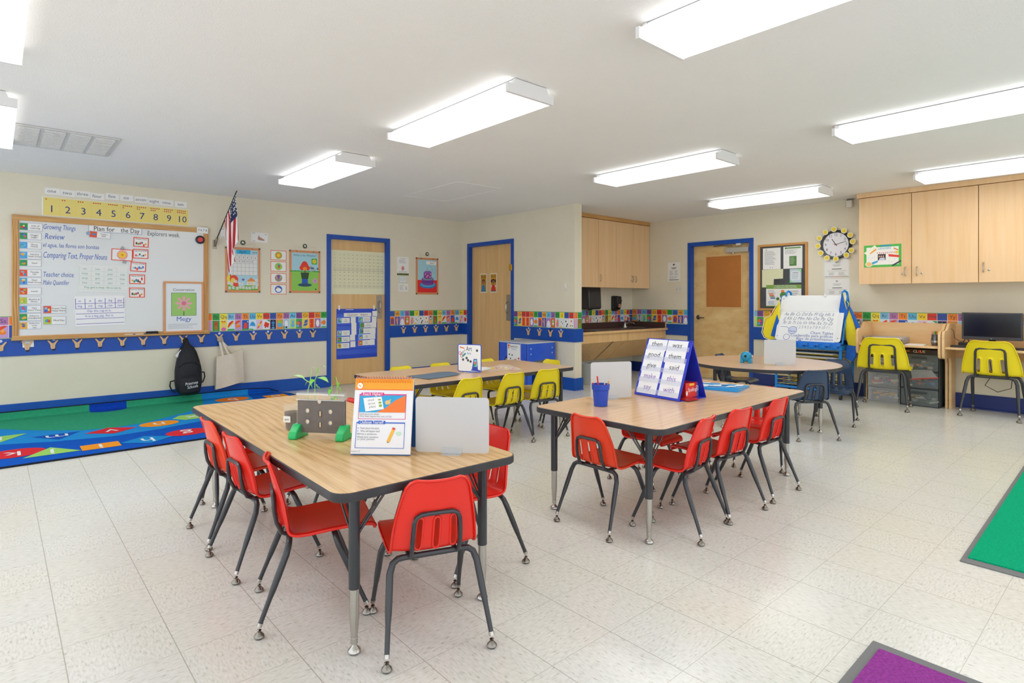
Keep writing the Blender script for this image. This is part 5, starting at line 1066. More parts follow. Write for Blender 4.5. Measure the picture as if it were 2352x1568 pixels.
# upper cabinets on the right
RD = XF-7.88
GRC = 'maple cabinets above the desks'
cabinet('light maple upper cabinet with the green bordered collage on its door', 0, .545, (XF, 2.497, 0), RW, RD, .488, .455, 1.55, GRC, 1.525)
cabinet('light maple upper cabinet in the middle above the desks, widest door', .547, 1.155, (XF, 2.497, 0), RW, RD, .60, .645, 1.55, GRC, 1.525)
cabinet('light maple upper cabinet cut by the right edge of the photo', 1.157, 1.77, (XF, 2.497, 0), RW, RD, 1.20, 1.245, 1.57, GRC, 1.54)
MB_ = thing('cabinet_cornice', 'maple top board running above the upper cabinets over the desks', 'cornice', (XF, 2.497, 0), RW); MB().box(-.02, 1.80, -RD-.012, -.0008, 2.457, 2.514, MAPLEC).build('board', MB_, bevel=.002)
def collage(m, w, h):
    m.rect(-w*.43, w*.43, -h*.4, h*.4, 'f2efe8', 1.2); m.rect(-w*.05, w*.22, h*.42, h*.48, '2a9ac0', 1.5); m.text('LEADERS', w*.06, h*.33, .034, M('2a9ac0'), 1.8, w*.34)
    for q in range(26): a, b = random.uniform(-.4, .4), random.uniform(-.36, .2); m.el(a*w, b*h, .003, .003, random.choice(['d86a6a', '4a76c0', 'c04a8a']), 1.6, 6)
    m.rect(-w*.12, w*.09, -h*.2, h*.08, '3a2c34', 2); [m.el(w*(-.08+.055*k), -h*.02, .008, .011, 'd8a88a', 2.3, 10) for k in range(3)]; m.poly([(-w*.1, -h*.2), (w*.08, -h*.2), (w*.06, -h*.08), (-w*.06, -h*.08)], 'c9ccd8', 2.3)
    for k in range(9): m.line((-w*.14+.012*k*1.8, h*.1), (-w*.12+.012*k*1.8, h*.17), .006, 'd05a6a', 2)
    m.poly([(w*.16, h*.07), (w*.45, h*.0), (w*.45, -h*.1), (w*.17, -h*.04)], 'e2452e', 2); m.poly([(w*.25, -h*.43), (w*.48, -h*.22), (w*.5, -h*.28), (w*.28, -h*.48)], '3a3c46', 2.2)
    m.poly([(-w*.28, -h*.28), (-w*.12, -h*.2), (-w*.12, -h*.28), (-w*.27, -h*.38)], '3aa0d0', 2.2); m.el(-w*.36, -h*.36, .04, .032, 'f4efe0', 2, 16); m.el(-w*.36, -h*.36, .032, .025, 'f0c47a', 2.4, 16)
    m.poly([(-w*.5, h*.16), (-w*.2, h*.5), (-w*.14, h*.38), (-w*.4, h*.04)], 'f2f0dc', 2); m.poly([(-w*.34, h*.14), (-w*.17, h*.35), (-w*.16, h*.27), (-w*.32, h*.1)], 'f2a02a', 2.4); m.el(w*.38, h*.13, .018, .016, 'f2c63a', 2.2); m.poly([(w*.3, h*.35), (w*.42, h*.26), (w*.42, h*.2), (w*.3, h*.29)], 'e8883a', 2.2)
fcard('class_collage', 'green bordered collage titled LEADERS on an upper cabinet door', 'poster', 2.44, 2.05, 1.876, 1.612, collage, x=XF-RD, base='4cb84a')

# ================================================================ EASEL CART
EB, EY = M('1486d8', .3), M('e8c92c', .35)
ez = thing('art_easel', 'blue art easel cart with white board and yellow wire drying shelves', 'easel', (7.70, 3.42, 0), RW)
for x in (0, .78):
    for y in (0, .40):
        MB().box(x-.014, x+.014, y-.014, y+.014, .065, .66, EB).build('post', ez, bevel=.003)
        MB().lathe([(0, -.014), (.032, -.012), (.032, .012), (0, .014)], M('2b2c2f', .4), 18).build('caster', ez, (x, y, .0325), (0, pi/2, 0), smooth=True)
m = MB()
for x in (0, .78): m.box(x-.01, x+.01, .014, .386, .085, .11, EB)
for y in (0, .40): m.box(.014, .766, y-.01, y+.01, .085, .11, EB)
m.build('bottom_frame', ez)
MB().box(-.02, .80, -.03, .43, .60, .655, EB).build('tray_apron', ez, bevel=.004)
tr = MB(); tr.box(-.02, .80, -.075, -.03, .655, .70, M('1a78e0', .3))
for k in range(6): tr.lathe([(0, 0), (.05, 0), (.056, .05), (0, .05)], M('1a78e0', .3), 14, (.06+k*.132, -.035, .63))
tr.build('paint_tray', ez)
for k in range(9):
    z = .135+k*.05; m = MB()
    for y in (.0, .2, .4): m.tube([(0, y, z), (.78, y, z)], .003, EY, 5)
    for j in range(9): m.tube([(.04+j*.0875, 0, z), (.04+j*.0875, .40, z)], .0022, EY, 5)
    m.build('wire_shelf', ez)
ba = rad(-22)
MB().prism(rrect(0, .79, 0, .62, .03), -.012, 0, 'y', M('e7eaec', .25)).build('front_board', ez, (0, -.045, .70), (ba, 0, 0), bevel=.002)
sc = MB()
for x in (.03, .76):
    for z in (.05, .57): sc.lathe([(.006, 0), (.006, .002), (0, .003)], M('5a5c60', .4), 10, (x, z, .012))
sc.build('board_screws', ez, (0, -.045, .70), (ba+pi/2, 0, 0)); 
MB().prism(rrect(0, .79, 0, .62, .03), 0, .012, 'y', M('e7eaec', .25)).build('back_board', ez, (0, .445, .70), (-ba, 0, 0), bevel=.002)
for x in (.06, .745): MB().tube([(x, .16, 1.27), (x, .17, 1.315), (x+.012, .2, 1.335), (x+.03, .23, 1.315), (x+.035, .24, 1.27)], .013, EB, 8).build('hook', ez, smooth=True)
for x in (-.008, .798): MB().tube([(x, .0, .68), (x, .19, 1.27), (x, .40, .68)], .011, EB, 8).build('side_rail', ez, smooth=True)
def onboard(u, v, d): # point on the tilted board: u right, v up the slope, d out of it
    y = -.045 + v*sin(-ba) - .012*cos(ba) - d; z = .70 + v*cos(ba); return Vector((7.70+y, 3.42-u, z+0*d))
def tabl(m, w, h):
    B_ = M('4a5fae'); Gy = M('8a8f9a')
    for k in range(60): m.rect(-w*.49+k*w*.98/60, -w*.49+k*w*.98/60+.004, h*.475, h*.487, Gy, 1.2)
    for k, t_ in enumerate(('Aa Bb Cc Dd Ee Ff Gg Hh Ii', 'Jj Kk Ll Mm Nn Oo Pp Qq', 'Rr Ss Tt Uu Vv Ww Xx Yy Zz')): m.text(t_, -.0, h*(.39-.13*k), .062, M('7d83a0'), 1.5, w*.86, .35)
    m.text('1 2 3 4 5 6 7 8 9 10 ? ! . ,', w*.13, h*.0, .055, M('9aa0b4'), 1.5, w*.62, .2)
    for cx, cz, r in ((-w*.24, -h*.10, .052), (-w*.33, -h*.31, .038)):
        P_ = ell(cx, cz, r, r, 28)
        for k in range(28): m.line(P_[k], P_[(k+1) % 28], .005, B_, 1.6)
    m.el(-w*.24, -h*.10, .045, .045, 'c9d3ee', 1.4, 24); m.text('Pacon', -w*.24, -h*.13, .04, B_, 2, .075); m.line((-w*.47, 0), (-w*.36, 0), .004, B_, 1.6); m.line((-w*.36, 0), (-w*.31, -h*.05), .004, B_, 1.6)
    m.text('Chart Tablet', w*.27, -h*.16, .052, B_, 1.6, w*.4); m.text('Cuadernillo para gráficas', w*.10, -h*.25, .052, B_, 1.6, w*.72); m.text('Bloc de présentation', w*.16, -h*.34, .052, B_, 1.6, w*.62)
    m.rect(-w*.11, -w*.06, -h*.45, -h*.38, B_, 1.6); m.text('25', -w*.085, -h*.415, .026, WHT, 2, .03); m.rect(w*.08, w*.36, -h*.44, -h*.415, Gy, 1.6); m.rect(w*.42, w*.48, -h*.45, -h*.41, B_, 1.6)
c_ = onboard(.38, .185, .004); card('chart_tablet', 'white chart tablet with cursive alphabet standing on the easel tray', 'tablet', 0, .70, 0, .45, loc=tuple(c_), rot=0, fn=tabl, base='e9ecee')
o = bpy.data.objects['chart_tablet']; o.rotation_euler = (ba, 0, RW)
o = MB().box(-.014, .014, -.02, .01, -.02, .02, M('e9e9e6', .4)).build('easel_clip', None, tuple(onboard(.545, .625, 0)), (0, 0, RW), bevel=.004); tag(o, 'small white clip on the top edge of the easel board', 'clip')
APY, APB = noisy('yellow_apron_cloth', 'ecd71c', 'f2df2c', 20, .5), noisy('blue_apron_cloth', '0f5cc0', '1768cc', 20, .5)
def smock(label, base, blue, trim, y, pocket=None):
    t = thing('art_smock', label, 'smock', (7.70, 3.42, 0), RW, 'art smocks on the easel')
    MB().prism(base, y, y+.03, 'y', APY).build('yellow_body', t, bevel=.008)
    for k, b_ in enumerate(blue): MB().prism(b_, y-.012-.004*k, y+.02, 'y', APB).build('blue_panel', t, bevel=.006)
    MB().tube([(a, y-.012, b) for a, b in trim], .005, APY if pocket else M('efe9c8', .6), 6).build('piping', t, smooth=True)
smock('yellow and blue art smock hanging at the left of the easel', [(.03, 1.21), (-.08, 1.01), (-.16, .97), (-.20, .78), (-.17, .72), (-.10, .69), (.0, .70), (.02, .95)], [[(.0, 1.03), (-.07, .80), (-.085, .74), (-.02, .73), (.02, .95)]], [(.03, 1.215), (-.085, 1.015), (-.165, .97), (-.205, .78), (-.17, .715), (-.09, .685), (-.03, .69)], .03)
smock('blue and yellow art smock hanging at the right of the easel', [(.82, 1.14), (.79, .92), (.80, .76), (.83, .66), (.81, .50), (.86, .46), (.93, .62), (.92, .84), (.88, 1.02)], [[(.76, 1.30), (.73, 1.1), (.745, .82), (.80, .95), (.84, 1.1)], [(.84, 1.16), (.90, 1.04), (.97, .87), (.945, .80), (.92, .88), (.86, 1.06)], [(.82, .67), (.92, .66), (.925, .55), (.88, .465), (.80, .51)]], [(.78, 1.31), (.80, 1.18), (.82, 1.1), (.845, 1.17), (.825, 1.2)], .10, True)
rs = random.Random(4)
for k, z in enumerate((.54, .49, .44, .39)):
    o = MB(); 
    for j in range(3+k % 2): o.box(.05+rs.uniform(0, .04), .68+rs.uniform(0, .06), .02, .36, z+j*.0045, z+j*.0045+.004, M(rs.choice(['e9e6df', 'dcd8d2', 'cfd3dc', 'efe9dd']), .7))
    tag(o.build('paper_stack', None, (7.70, 3.42, 0), RW), 'stack of loose drawing paper on the wire shelf, number %s from the top' % ['one', 'two', 'three', 'four'][k], 'paper', 'papers on the drying rack')

# ================================================================ DESKS
def desk(label, x0, w):
    t = thing('wall_desk', label, 'desk', (XF-.002, 2.47-x0, 0), RW)
    P_ = [(-.02, 0), (-.215, 0), (-.215, .50), (-.222, .535), (-.24, .56), (-.27, .575), (-.48, .575), (-.515, .59), (-.53, .63), (-.53, .83), (-.52, .86), (-.49, .88), (-.40, .885), (-.37, .895), (-.30, .95), (-.28, .957), (-.02, .957)]
    for x in (0, w-.026): MB().prism(P_, x, x+.026, 'x', DESKW).build('side_panel', t, bevel=.003)
    MB().box(.0265, w-.0265, -.505, -.035, .684, .708, DESKW).build('desktop', t, bevel=.003); MB().box(.0265, w-.0265, -.034, -.014, .56, .948, DESKW).build('back_panel', t)
    return t
desk('maple wall desk on the left with the paper tray and plastic drawers beneath', 0, .835)
desk('maple wall desk on the right with the black computer monitor', .842, .90)
def fp(x, y, z): return (XF-.002+y, 2.47-x, z)     # desk coordinates -> world
def drawers(label, x0, x1, y0, h, n, tint, frame, seed, fa, da=.2):
    t = thing('drawer_unit', label, 'drawers', (XF-.002, 2.47, 0), RW); g = .006; dh = h/n; rr = random.Random(seed)
    F_ = M(frame, .3, 0, .5, 0, fa)
    m = MB(); m.box(x0, x0+.006, y0+.01, -.05, .004, h, F_); m.box(x1-.006, x1, y0+.01, -.05, .004, h, F_); m.box(x0, x1, y0+.01, -.05, h-.008, h, F_); m.box(x0, x1, -.05, -.045, .004, h, F_)
    for k in range(n): m.box(x0, x1, y0, -.05, .002+k*dh, .010+k*dh, F_)
    m.build('cabinet_frame', t, bevel=.002)
    for k in range(n):
        z0, z1 = .014+k*dh, .002+(k+1)*dh-.006
        d = MB().prism(rrect(x0+.009, x1-.009, z0, z1, .012), y0-.004, y0, 'y', M(tint, .15, 0, .5, 0, da)).build('drawer', t)
        MB().prism(rrect(x0+(x1-x0)*.3, x1-(x1-x0)*.3, z1-.05, z1-.028, .01), y0-.018, y0-.004, 'y', M(frame, .2, 0, .5, 0, .45)).build('handle', d, bevel=.003)
        c = MB()
        for q in range(14):
            a, b, r = rr.uniform(x0+.04, x1-.04), rr.uniform(y0+.04, -.09), rr.uniform(.015, .035); zz = z0+.004+r*.7+rr.uniform(0, (z1-z0)*.35)
            col = M(rr.choice(['e8e2da', 'e24a3a', 'f2b13a', '3f7ac0', '54b04a', 'f09aa6', '34363c', 'efe6c0', 'c9a27a', '8fa8b8']), .5)
            if q % 3: c.lathe([(0, -r*.6), (r*.8, -r*.5), (r, 0), (r*.8, r*.5), (0, r*.6)], col, 10, (a, b, zz))
            else: c.tube([(a-.05, b, zz), (a+.05, b+.01, zz+rr.uniform(-.02, .03))], r*.5, col, 8)
        o = c.build('contents', d, smooth=True); o['kind'] = 'stuff'
drawers('translucent white plastic drawer unit under the left desk', .055, .385, -.29, .53, 3, 'eef1f2', 'd9dddf', 2, .65, .22)
drawers('grey translucent three-drawer unit under the left desk, nearer the middle panel', .40, .775, -.30, .60, 3, 'aab4b2', '4e565a', 9, .8)
t = thing('board_game_box', 'dark board game box lying on the grey plastic drawers', 'game box', fp(.585, -.185, .602), RW)
m = MB(); m.box(-.18, .18, -.12, .12, 0, .052, noisy('dark_box', '4a3426', '2e2724', 20, .4)); m.build('box', t, bevel=.002)
m = MB(); m.text('CL', -.035, .026, .042, WHT, 1, .05); m.rect(-.008, .02, .012, .042, 'd2342c', .5); m.text('UE', .035, .026, .042, M('f2d8a8'), 1, .05); m.rect(-.15, -.09, .02, .034, 'c0622a', .6); m.build('print', t, (0, -.1205, 0))
t = thing('zip_bag', 'clear plastic bag with a red zip strip hanging from the grey drawers', 'bag', fp(.64, -.335, .40), RW)
m = MB(); m.prism([(-.13, .02), (.07, .03), (.13, -.05), (-.11, -.09)], -.008, 0, 'y', M('c3c3bd', .15, 0, .6, 0, .4)); m.build('film', t); MB().tube([(-.125, -.008, -.092), (.0, -.01, -.07), (.138, -.008, -.05)], .005, M('ea3a24', .4), 6).build('zip_strip', t)
# things on the left desk
t = thing('letter_tray', 'clear letter tray full of papers on the left desk', 'letter tray', fp(.24, -.27, .709), RW)
m = MB(); T_ = M('b9bdc0', .2, 0, .5, 0, .5); m.box(-.19, .21, -.13, .13, 0, .004, T_)
for a in ((-.19, -.186), (.206, .21)): m.box(a[0], a[1], -.13, .13, .004, .075, T_)
m.box(-.19, .21, .126, .13, .004, .075, T_); m.box(-.19, .21, -.13, .13, .042, .045, T_); m.build('tray_frame', t)
for k, (z, c_) in enumerate(((.0045, 'ece9e2'), (.012, 'f4f3f0'), (.02, 'e6e4e0'), (.0455, 'f4f2ee'), (.053, 'e9e6e2'))): tag(MB().box(-.18+.004*k, .19-.006*k, -.125, .12, z, z+.006, M(c_, .7)).build('paper_stack', None, fp(.24, -.27, .709), (0, 0, RW+.01*k)), 'sheaf of white papers in the clear letter tray on the left desk', 'paper', 'papers in the letter tray')
tag(MB().prism(rrect(-.12, .12, -.09, .09, .003), 0, .006, 'z', M('f3f2f0', .6)).build('paper_stack', None, fp(.57, -.36, .7085), (0, 0, .1)), 'loose white papers lying in the middle of the left desk', 'paper')
t = thing('pencil_cup', 'silver and black desk organiser holding markers on the left desk', 'organiser', fp(.745, -.33, .709), RW)
MB().lathe([(0, 0), (.036, 0), (.042, .03), (.042, .06), (.036, .10), (.038, .125), (.034, .125), (.033, .10), (.03, .01), (0, .008)], M('6e7174', .25, .7), 20).build('cup', t, smooth=True); MB().lathe([(.043, .035), (.0445, .036), (.0445, .055), (.043, .056)], M('c9cbcc', .2, .8), 20, cap=False).build('band', t, smooth=True)
for k, (c_, n_) in enumerate((('f08ab0', 'pink'), ('e2d43a', 'yellow'), ('2f9a4a', 'green'), ('25262a', 'black'), ('f08a2a', 'orange'), ('e2322a', 'red'))):
    x, y, z = fp(.725+.009*k, -.335+.01*(k % 2), .818)
    marker('%s capped marker standing in the desk organiser' % n_, (x, y, z), 0, c_, (rad(8*(k % 3-1)), rad(-10+4*k), 0), .052)['group'] = 'markers in the desk organiser'
# right desk
t = thing('computer_monitor', 'black flat computer monitor on the right desk', 'monitor', fp(1.23, -.27, .709), RW)
m = MB(); m.prism(rrect(-.255, .255, .085, .375, .008), -.02, .02, 'y', M('3c3d40', .35)); m.build('bezel', t, bevel=.004); MB().box(-.238, .238, -.0215, -.0195, .118, .362, M('0c0e12', .12, 0, .5)).build('screen', t)
MB().prism(ell(0, 0, .12, .08, 28), 0, .012, 'z', BLK).build('stand_base', t, bevel=.003); MB().box(-.03, .03, .02, .045, .012, .22, BLK).build('stand_neck', t, bevel=.004)
m = MB(); m.poly([(-.006, .1), (.006, .1), (.003, .094), (-.003, .094)], 'c9ccd0', 42); [m.el(.15+.013*k, .098, .002, .002, '8d9096' if k < 4 else '4a6ae0', 42, 8) for k in range(6)]; m.build('buttons', t)
def keyboard(label, x, y, rz):
    t = thing('keyboard', label, 'keyboard', fp(x, y, .709), RW+rz)
    MB().box(-.10, .10, -.06, .06, 0, .014, M('2a2b2e', .5)).build('base', t, bevel=.003); m = MB()
    for i in range(11):
        for j in range(5): m.box(-.095+i*.0175, -.095+i*.0175+.014, -.052+j*.021, -.052+j*.021+.017, .0142, .019, M('3a3c40', .5))
    m.build('keys', t)
keyboard('small black keyboard at the left of the monitor', 1.0, -.40, .1); keyboard('black keyboard at the right of the monitor, behind the big yellow chair', 1.52, -.40, -.1)
t = thing('power_adapter', 'black adapter box beside the monitor on the right desk', 'adapter', fp(.985, -.22, .709), RW); MB().box(-.045, .045, -.05, .05, 0, .045, M('1f2023', .4)).build('box', t, bevel=.005); MB().tube([(-.01, 0, .0455), (.01, .01, .085), (.035, -.01, .08), (.05, -.03, .05)], .004, M('2a2b2e'), 6).build('plug_cable', t, smooth=True)
tag(MB().tube([fp(.872, -.24, .90), fp(.90, -.27, .88), fp(.91, -.28, .80), fp(.95, -.25, .765), fp(.965, -.17, .762)], .003, M('26272a'), 6).build('cable', None, smooth=True), 'thin black cable drooping from the desk panel to the adapter', 'cable')
rc = random.Random(8)
for k in range(5):
    cx, cy = 1.62, -.33; P_ = [fp(cx+.09*cos(q*1.1+k)*rc.uniform(.5, 1.1), cy+.08*sin(q*1.3+k*2)*rc.uniform(.5, 1.1), .714+.012*k+rc.uniform(0, .012)) for q in range(12)]
    tag(MB().tube(P_, .0035, M(['e9e6df', 'd8cfc0', 'efece6', 'c9b9a6', 'dfe6ea'][k]), 6).build('cable', None, smooth=True), 'coiled pale cable in the tangle on the right desk at the photo edge', 'cable', 'pale tangled cables')
tag(MB().tube([fp(1.18, -.05, .55), fp(1.2, -.06, .40), fp(1.14, -.07, .28), fp(1.25, -.08, .22), fp(1.36, -.06, .27), fp(1.38, -.05, .5)], .004, M('2a2b2e'), 6).build('cable', None, smooth=True), 'black cable looping below the right desk behind the yellow chair', 'cable')

# ================================================================ THINGS ON THE TABLES
ZT = .5955
def dry_board(label, a, b, h):
    d = Vector((b[0]-a[0], b[1]-a[1])); w = d.length; rz = atan2(d.y, d.x)
    t = thing('dry_erase_board', label, 'dry erase board', ((a[0]+b[0])/2, (a[1]+b[1])/2, ZT), rz, 'small standing dry erase boards')
    MB().prism(rrect(-w/2, w/2, .006, h, .014), -.002, .002, 'y', M('c6c8c9', .3)).build('panel', t)  # white panel greyed in its colour, holding the shade of facing away from light
    A_ = M('dfe4e8', .1, 0, .6, 0, .45); m = MB(); m.box(-.04, .04, -.028, .028, 0, .004, A_); m.box(-.04, .04, -.006, -.0025, .004, .026, A_); m.box(-.04, .04, .0025, .006, .004, .022, A_); m.build('acrylic_stand', t)
dry_board('blank grey-white board standing at the near right of the front table', (1.295, 2.056), (1.499, 1.829), .232)
dry_board('blank grey-white board behind the blue pencil cup on the right-hand table', (2.803, 2.409), (3.047, 2.279), .235)
dry_board('blank grey-white board standing on the round table', (5.537, 2.577), (5.728, 2.358), .243)
# planter
pr = -51.5; t = thing('sprout_planter', 'clear window planter of dark soil with green feet on the front table', 'planter', (1.115, 2.565, ZT), rad(pr))
AC = M('e6ebe8', .05, 0, .8, 0, .07)
MB().box(-.113, .113, -.011, .011, .024, .172, SOIL).build('soil', t)
m = MB(); 
for y in (-.0135, .0115): m.box(-.118, .118, y, y+.002, .02, .208, AC)
for x in (-.118, .114): m.box(x, x+.004, -.0115, .0115, .02, .208, AC)
m.box(-.118, .118, -.0165, -.0135, .196, .203, M('eef0ee', .15, 0, .5, 0, .45)); m.box(-.118, .118, -.0165, -.0135, .172, .176, M('eef0ee', .15, 0, .5, 0, .45)); m.build('clear_case', t)
m = MB()
for x, z in ((-.062, .125), (.05, .123), (-.062, .075), (.05, .072), (-.004, .168)): m.prism(ell(x, z, .0095, .0105, 16), -.0150, -.0140, 'y', M('a9a6a0', .15, .5)); m.prism(ell(x+.0015, z+.001, .006, .007, 14), -.0156, -.0150, 'y', M('e3c9a4', .4))
for z in (.062, .112): m.prism(rrect(-.010, .004, z-.014, z+.014, .0045), -.015, -.014, 'y', M('55504c', .2)); m.prism(rrect(-.003, .003, z-.011, z+.012, .0025), -.0156, -.015, 'y', M('e3c9a4', .4))
m.build('viewing_holes', t)
for x in (-.114, .114):
    GF = M('17b765', .35); m = MB(); m.prism([(-.06, 0), (.055, 0), (.055, .012), (.016, .026), (.016, .062), (-.018, .062), (-.05, .036), (-.06, .02)], x-.020, x+.020, 'x', GF); m.build('green_foot', t, bevel=.005, seg=3)
SG, LG = M('a8cf7a', .5), M('8fd05a', .45); LG2 = M('b4dc8c', .45); LG3 = M('6fc233', .45)
def leaf(m, base, tip_, w, mat, droop=.01):
    b, t_ = Vector(base), Vector(tip_); d = t_-b; s = d.cross(Vector((0, 0, 1))); s = (s.normalized() if s.length > 1e-5 else Vector((1, 0, 0)))*w; n = 8; vs = []; fs = []
    for k in range(n+1):
        u = k/n; c = b+d*u+Vector((0, 0, droop*sin(pi*u)-droop*1.2*u*u)); q = sin(pi*min(1, u**.8*.98+.02))*(1-.25*u)
        vs += [c-s*q, c+Vector((0, 0, -.15*w*q)), c+s*q]
    for k in range(n): a = 3*k; fs += [(a, a+1, a+4, a+3), (a+1, a+2, a+5, a+4)]
    m.add(vs, fs, mat)
def seedling(label, stems, leaves):
    s = thing('bean_seedling', label, 'plant', (1.115, 2.565, ZT), rad(pr), 'bean seedlings in the planter')
    m = MB(); [m.tube(P_, [.0022]*(len(P_)-1)+[.0014], SG, 6) for P_ in stems]; m.build('stem', s, smooth=True)
    for b, e, w, mt in leaves: m = MB(); leaf(m, b, e, w, mt); m.build('leaf', s, smooth=True, ang=2)
seedling('tall pale seedling with a broad leaf drooping left, left end of the planter', [[(-.07, 0, .172), (-.068, 0, .215), (-.058, 0, .25), (-.052, .005, .32)], [(-.058, 0, .25), (-.08, 0, .262), (-.10, 0, .275)]], [((-.085, 0, .268), (-.155, -.01, .285), .024, LG2), ((-.052, .005, .318), (-.035, .01, .306), .006, LG2), ((-.06, 0, .25), (-.083, 0, .246), .01, LG), ((-.06, 0, .236), (-.045, 0, .23), .007, LG3)])
seedling('seedling with the largest leaf reaching right, left of the planter centre', [[(-.035, 0, .172), (-.034, 0, .22), (-.034, 0, .262), (-.022, 0, .29), (-.01, .005, .315)], [(-.034, 0, .262), (-.058, 0, .245)]], [((-.03, 0, .272), (.04, -.012, .266), .028, LG), ((-.03, -.005, .265), (-.034, -.04, .255), .014, LG3), ((-.022, 0, .292), (-.016, 0, .33), .008, LG2), ((-.01, .005, .318), (.018, .01, .327), .009, LG2), ((-.034, 0, .228), (-.004, 0, .226), .007, LG3), ((-.03, 0, .24), (-.02, 0, .228), .006, LG2)])
seedling('short seedling with one hanging leaf, right of the planter centre', [[(.047, 0, .172), (.048, 0, .21), (.05, 0, .245)]], [((.048, 0, .222), (.042, -.02, .205), .012, LG3), ((.048, 0, .226), (.032, 0, .23), .006, LG3), ((.047, 0, .18), (.06, -.01, .172), .008, LG3)])
seedling('upright seedling with small bright leaves at the right end of the planter', [[(.076, 0, .172), (.076, 0, .21), (.075, 0, .262), (.070, 0, .275)]], [((.075, 0, .225), (.10, -.005, .222), .008, LG3), ((.076, 0, .25), (.086, -.01, .24), .009, LG3), ((.070, 0, .275), (.062, 0, .268), .008, LG3), ((.076, 0, .19), (.066, -.015, .18), .01, LG3), ((.072, 0, .185), (.05, -.01, .17), .008, LG)])
t = thing('soil_cup', 'clear plastic cup of soil behind the left side of the planter', 'cup', (1.085, 2.835, ZT))
MB().lathe([(0, .001), (.032, .001), (.044, .112), (.047, .116), (.044, .118), (.042, .112), (.031, .005), (0, .005)], M('e4e8e6', .1, 0, .5, 0, .12), 24).build('cup_wall', t, smooth=True); MB().lathe([(0, .006), (.030, .006), (.038, .085), (0, .09)], SOIL, 20).build('soil', t, smooth=True)
m = MB(); m.prism(rrect(-.02, .02, .04, .07, .003), -.0425, -.0405, 'y', M('e9e9e6', .5)); m.text('pot', 0, .055, .018, INK, 86, .03); m.build('label_sticker', t, (0, 0, 0), rad(-60))
# flip chart tent
fr = atan2(2.036-2.209, 1.256-1.081); fcx, fcy = (1.081+1.256)/2, (2.209+2.036)/2
t = thing('flip_chart', 'spiral-bound tabletop flip chart reading Reach Higher!', 'flip chart', (fcx, fcy, ZT), fr)
FW, FH, fa = .246, .312, rad(-13)
MB().box(-FW/2, FW/2, .0, .004, .0, FH, M('2a7fc8', .4)).build('front_cover', t, (0, 0, 0), (fa, 0, 0)); MB().box(-FW/2, FW/2, -.004, 0, .0, FH, M('1d66b8', .4)).build('back_cover', t, (0, .145, 0), (-fa, 0, 0))
m = MB(); m.box(-FW/2+.004, FW/2+.002, -.012, -.0005, .004, FH-.004, M('e6e9ee', .5))
Z_ = lambda v: .004+(FH-.008)*v
LL = 25
m.rect(-FW/2+.004, FW/2+.002, Z_(.85), Z_(1), 'f0a52a', LL); m.line((-FW/2+.004, Z_(.85)), (FW/2+.002, Z_(.845)), .003, 'e8622a', LL+1); m.el(-FW*.40, Z_(.90), .014, .014, 'e8622a', LL+1, 20); m.el(-FW*.40, Z_(.90), .0122, .0122, 'f4f2ea', LL+1.4, 20); m.line((-FW*.42, Z_(.915)), (-FW*.385, Z_(.885)), .004, 'f0b02a', LL+2)
m.frame(-FW*.40, FW*.40, Z_(.455), Z_(.79), .002, 'd63a8a', LL+1); m.rect(-FW*.40, FW*.40, Z_(.775), Z_(.79), 'd8338a', LL+1); m.prism(rrect(-FW*.37, FW*.02, Z_(.765), Z_(.81), .004), -.0135, -.0128, 'y', M('d8338a', .5)); m.text('Reach Higher!', -FW*.175, Z_(.788), .019, WHT, 28, FW*.33)
m.rect(-FW*.39, FW*.39, Z_(.545), Z_(.773), '2aa2d8', LL+1.5); m.poly([(-FW*.10, Z_(.545)), (FW*.05, Z_(.60)), (FW*.22, Z_(.71)), (FW*.39, Z_(.773)), (FW*.39, Z_(.545))], 'ee7a32', LL+2); m.poly([(-FW*.28, Z_(.555)), (FW*.03, Z_(.59)), (-FW*.02, Z_(.755)), (-FW*.33, Z_(.735))], 'eceeee', LL+2.5)
for k, q in enumerate(('seed', 'sprout', 'plant')): m.text(q, -FW*.2+.004*k, Z_(.71-.045*k), .014, M('7a8086'), LL+3, FW*.12, 0, .08)
for k in range(3): m.el(-FW*.055+.003*k, Z_(.715-.04*k), .007, .003+.0012*k, '8fae3a', LL+3, 10)
m.el(FW*.09, Z_(.68), .012, .009, 'e8b48a', LL+3, 12); m.line((FW*.06, Z_(.65)), (FW*.14, Z_(.72)), .004, 'd8cf4a', LL+3.5)
m.text('Seeds grow into plants.', -FW*.21, Z_(.522), .0105, M('8a8c92'), LL+2, FW*.34); m.text('Write what happens first, next, and last.', -FW*.1, Z_(.492), .0105, M('8a8c92'), LL+2, FW*.55)
m.frame(-FW*.42, FW*.40, Z_(.075), Z_(.415), .002, '2a62c0', LL+1); m.rect(-FW*.42, FW*.40, Z_(.40), Z_(.415), '2a5fc4', LL+1); m.prism(rrect(-FW*.39, FW*.07, Z_(.39), Z_(.435), .004), -.0135, -.0128, 'y', M('2a5fc4', .5)); m.text('Challenge Yourself!', -FW*.16, Z_(.413), .019, WHT, 28, FW*.40)
for q, v, x in (('Think about the plant.', .335, -.19), ('What will happen next?', .297, -.18), ('Write a sentence.', .259, -.225), ('Read your sentence', .22, -.205), ('to your partner.', .192, -.235)):
    m.text(q, FW*x, Z_(v), .0115, M('85888e'), LL+2, FW*.33)
    if 'to your' not in q: m.el(-FW*.385, Z_(v), .002, .002, '4a72c0', LL+2, 8)
